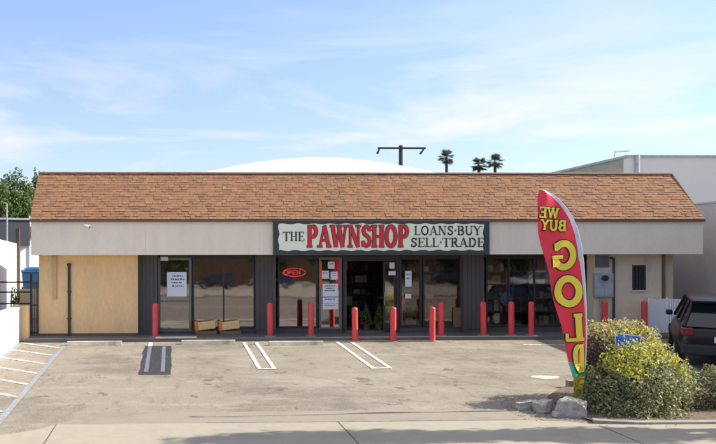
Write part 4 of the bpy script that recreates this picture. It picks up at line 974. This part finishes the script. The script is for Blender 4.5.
# small blue sign
Yb = 14.55; bx = FX(628,Yb)
t = empty('yard_sign', (bx,Yb,lotz(Yb)+.05), 'small blue sign poking out of the yellow shrub', 'sign'); off = (bx,Yb,lotz(Yb)+.05)
q = [(615,333.5),(641,337),(640.5,351.5),(615,349)]
Yq = 14.82
g = MB(); P3 = [(FX(a,Yq),Yq,PZ(a,b,Yq)) for a,b in q]; P4 = [(x,y+.012,z) for x,y,z in P3]
g.face(P3); g.face(P4[::-1])
for i in range(4): j=(i+1)%4; g.face([P3[i],P4[i],P4[j],P3[j]])
tp(g,'border','paper',t,off)
def qp(u, v, d): 
    a = Vector(P3[3]).lerp(Vector(P3[2]),u); b = Vector(P3[0]).lerp(Vector(P3[1]),u); p = a.lerp(b,v); return (p.x,p.y-d,p.z)
g = MB(); g.face([qp(.03,.06,.003),qp(.97,.06,.003),qp(.97,.94,.003),qp(.03,.94,.003)]); tp(g,'sign_face','sign_blue',t,off)
g = MB()
for v, a, b in ((.74,.12,.85),(.52,.3,.8),(.34,.35,.72)): g.face([qp(a,v,.006),qp(b,v,.006),qp(b,v+.08,.006),qp(a,v+.08,.006)])
tp(g,'print','ink_blue',t,off)
g = MB(); xx = FX(628,Yq+.03); g.tube([(xx,Yq+.03,lotz(Yq)+.02),(xx,Yq+.03,PZ(628,345,Yq))],.012,6); tp(g,'stake','metal_grey',t,off)

# ---------------------------------------------------------------- cars
def car(name, label, paint, loc, rz, cat='car', group=None):
    t = empty(name, loc, label, cat, group, rz)
    # stations along y (rear 0 .. front 4.6): y, zbot, half width, zmid, zbelt, half width belt
    st = [(.0,.42,.74,.62,.86,.72),(.10,.32,.88,.66,.98,.82),(.5,.24,.93,.68,1.03,.88),(1.6,.22,.94,.66,1.02,.89),(2.9,.22,.94,.64,1.0,.88),(3.3,.22,.94,.62,.98,.86),(4.1,.26,.90,.60,.88,.80),(4.52,.34,.80,.56,.76,.70),(4.62,.42,.66,.52,.66,.6)]
    g = MB(); rings = []
    for y, zb, hw_, zm, zt_, hb in st: rings.append([(-hw_*.9,y,zb),(-hw_,y,zm-.12),(-hw_,y,zm+.08),(-hb,y,zt_),(-hb*.5,y,zt_+.03),(hb*.5,y,zt_+.03),(hb,y,zt_),(hw_,y,zm+.08),(hw_,y,zm-.12),(hw_*.9,y,zb)])
    for a, b in zip(rings, rings[1:]):
        for i in range(10): j=(i+1)%10; g.face([a[i],a[j],b[j],b[i]])
    g.face(rings[0]); g.face(rings[-1][::-1])
    bm_o = g.build('body',paint,t,smooth=True)
    bmm = bmesh.new(); bmm.from_mesh(bm_o.data); bmesh.ops.remove_doubles(bmm,verts=bmm.verts,dist=.0005); bmesh.ops.recalc_face_normals(bmm,faces=bmm.faces); bmm.to_mesh(bm_o.data); bmm.free()
    md = bm_o.modifiers.new('sub','SUBSURF'); md.levels = 2; md.render_levels = 2
    # greenhouse
    lo = [(-.80,.12,1.0),(.80,.12,1.0),(.82,3.45,.97),(-.82,3.45,.97)]; hi = [(-.60,.48,1.56),(.60,.48,1.56),(.62,2.55,1.58),(-.62,2.55,1.58)]
    g = MB()
    for i in range(4): j=(i+1)%4; g.face([lo[i],lo[j],hi[j],hi[i]])
    g.build('windows','car_glass',t)
    for (a, b) in zip(lo, hi): g = MB(); g.tube([a, b], .045, 8); g.build('pillar',paint,t)
    for f_ in (.36,.66):
        for s_ in (-1,1): g = MB(); g.tube([(s_*.82,.12+3.3*f_,.99),(s_*.625,.45+2.1*f_,1.57)],.032,6); g.build('pillar',paint,t)
    g = MB(); g.box(-.66,.66,.42,2.62,1.555,1.63); r_ = g.build('roof',paint,t,bevel=.035,smooth=True)
    g = MB(); g.box(-.64,.64,.16,.46,1.57,1.62); g.build('spoiler',paint,t,bevel=.02)
    g = MB(); g.box(-.86,.86,-.07,.14,.36,.60); g.build('bumper','plastic_black',t,bevel=.04)
    g = MB(); g.box(-.80,.80,4.45,4.68,.36,.56); g.build('bumper','plastic_black',t,bevel=.04)
    for s_ in (-1,1):
        g = MB(); g.box(min(s_*.60,s_*.86),max(s_*.60,s_*.86),-.02,.26,.80,.98); g.build('tail_lamp','lamp_red',t,bevel=.03)
        g = MB(); g.box(min(s_*.48,s_*.76),max(s_*.48,s_*.76),4.30,4.56,.66,.78); g.build('headlight','lamp_clear',t,bevel=.02)
        g = MB(); g.box(min(s_*.90,s_*1.06),max(s_*.90,s_*1.06),3.0,3.12,.98,1.12); g.build('wing_mirror',paint,t,bevel=.03)
    g = MB(); g.box(-.20,.20,-.035,-.02,.66,.80); g.build('number_plate','paper',t)
    g = MB(); g.tube([(0,-.0,.90),(0,-.03,.90)],.06,16); g.build('emblem','rim',t)
    for s_ in (-1,1):
        for y in (.85,3.65):
            g = MB(); x0_ = s_*.74; x1_ = s_*.955; g.tube([(x0_,y,.34),(x0_+s_*.01,y,.34),(x1_-s_*.01,y,.34),(x1_,y,.34)],[.31,.34,.34,.31],24); w = g.build('wheel','tyre',t)
            g = MB(); g.tube([(x1_-s_*.02,y,.34),(x1_+s_*.004,y,.34)],[.20,.18],16); g.build('rim','rim',w)
    return t
cx_ = FX(678,18.5)+.9*.866
car('parked_suv','dark maroon parked SUV seen from behind at the right edge','car_maroon',(cx_,18.05,lotz(18.05)-.0),0,'car').rotation_euler = (R(2.2),R(1.2),R(-30))
# street opposite: cars, trees and a long building that the shop windows mirror
for i, (x, m, lb) in enumerate(((38,'car_white','white car across the street, mirrored in the right window'),(29,'car_black','black car across the street, second from the white one'),(10.5,'car_blue','blue car across the street opposite the neon sign window'),
                               (4.6,'car_black','black car across the street opposite the left window'),(-1.5,'car_maroon','maroon car across the street opposite the left door'),(20,'car_maroon','maroon car across the street opposite the entrance'))):
    car('parked_car',lb,m,(x+2.3,-34-(i%2)*1.0,-.70),R(90+8*(i%3-1)),'car','cars parked across the street')
ob = empty('strip_building', (15,-52,-.7), 'long dark brown low building across the street', 'building')
g = MB(); g.box(-50,50,-.3,0,0,5.2); g.build('wall','wood_brown',ob); g = MB(); g.box(-50,50,-12,.8,5.2,5.6); g.build('roof','roof_flat',ob)
rt = random.Random(8)
for i in range(9):
    x = -14 + i*8 + rt.uniform(-1.5,1.5); tree(x,-43+rt.uniform(-2,2),-.7,7.5,[(0,0,4.6,2.2,2.2,1.7),(1.2,0,3.2,1.6,1.6,1.2),(-1.3,.3,3.4,1.6,1.6,1.2),(.2,.2,1.6,1.9,1.6,1.1)],2600,.22,[(.05,.08,.03),(.07,.10,.04)],
        'dark tree across the street, number %d from the left in the row' % (i+1) if False else 'dark broad tree across the street, mirrored in the shop windows',40+i,group='trees across the street')
# street tree beyond the right edge whose crown shades the sidewalk
tree(13.2,13.15,-.6,8.6,[(0,0,6.2,1.9,.5,.9),(1.6,0,5.2,1.4,.45,.7),(-1.7,.05,5.9,1.2,.45,.6),(.4,0,7.6,1.2,.45,.6),(3.6,-.1,6.0,1.4,.5,.7),(.2,0,4.2,1.2,.4,.5)],5200,.10,GP,'street tree beyond the right edge shading the sidewalk',70,name='street_tree',tr=.16)
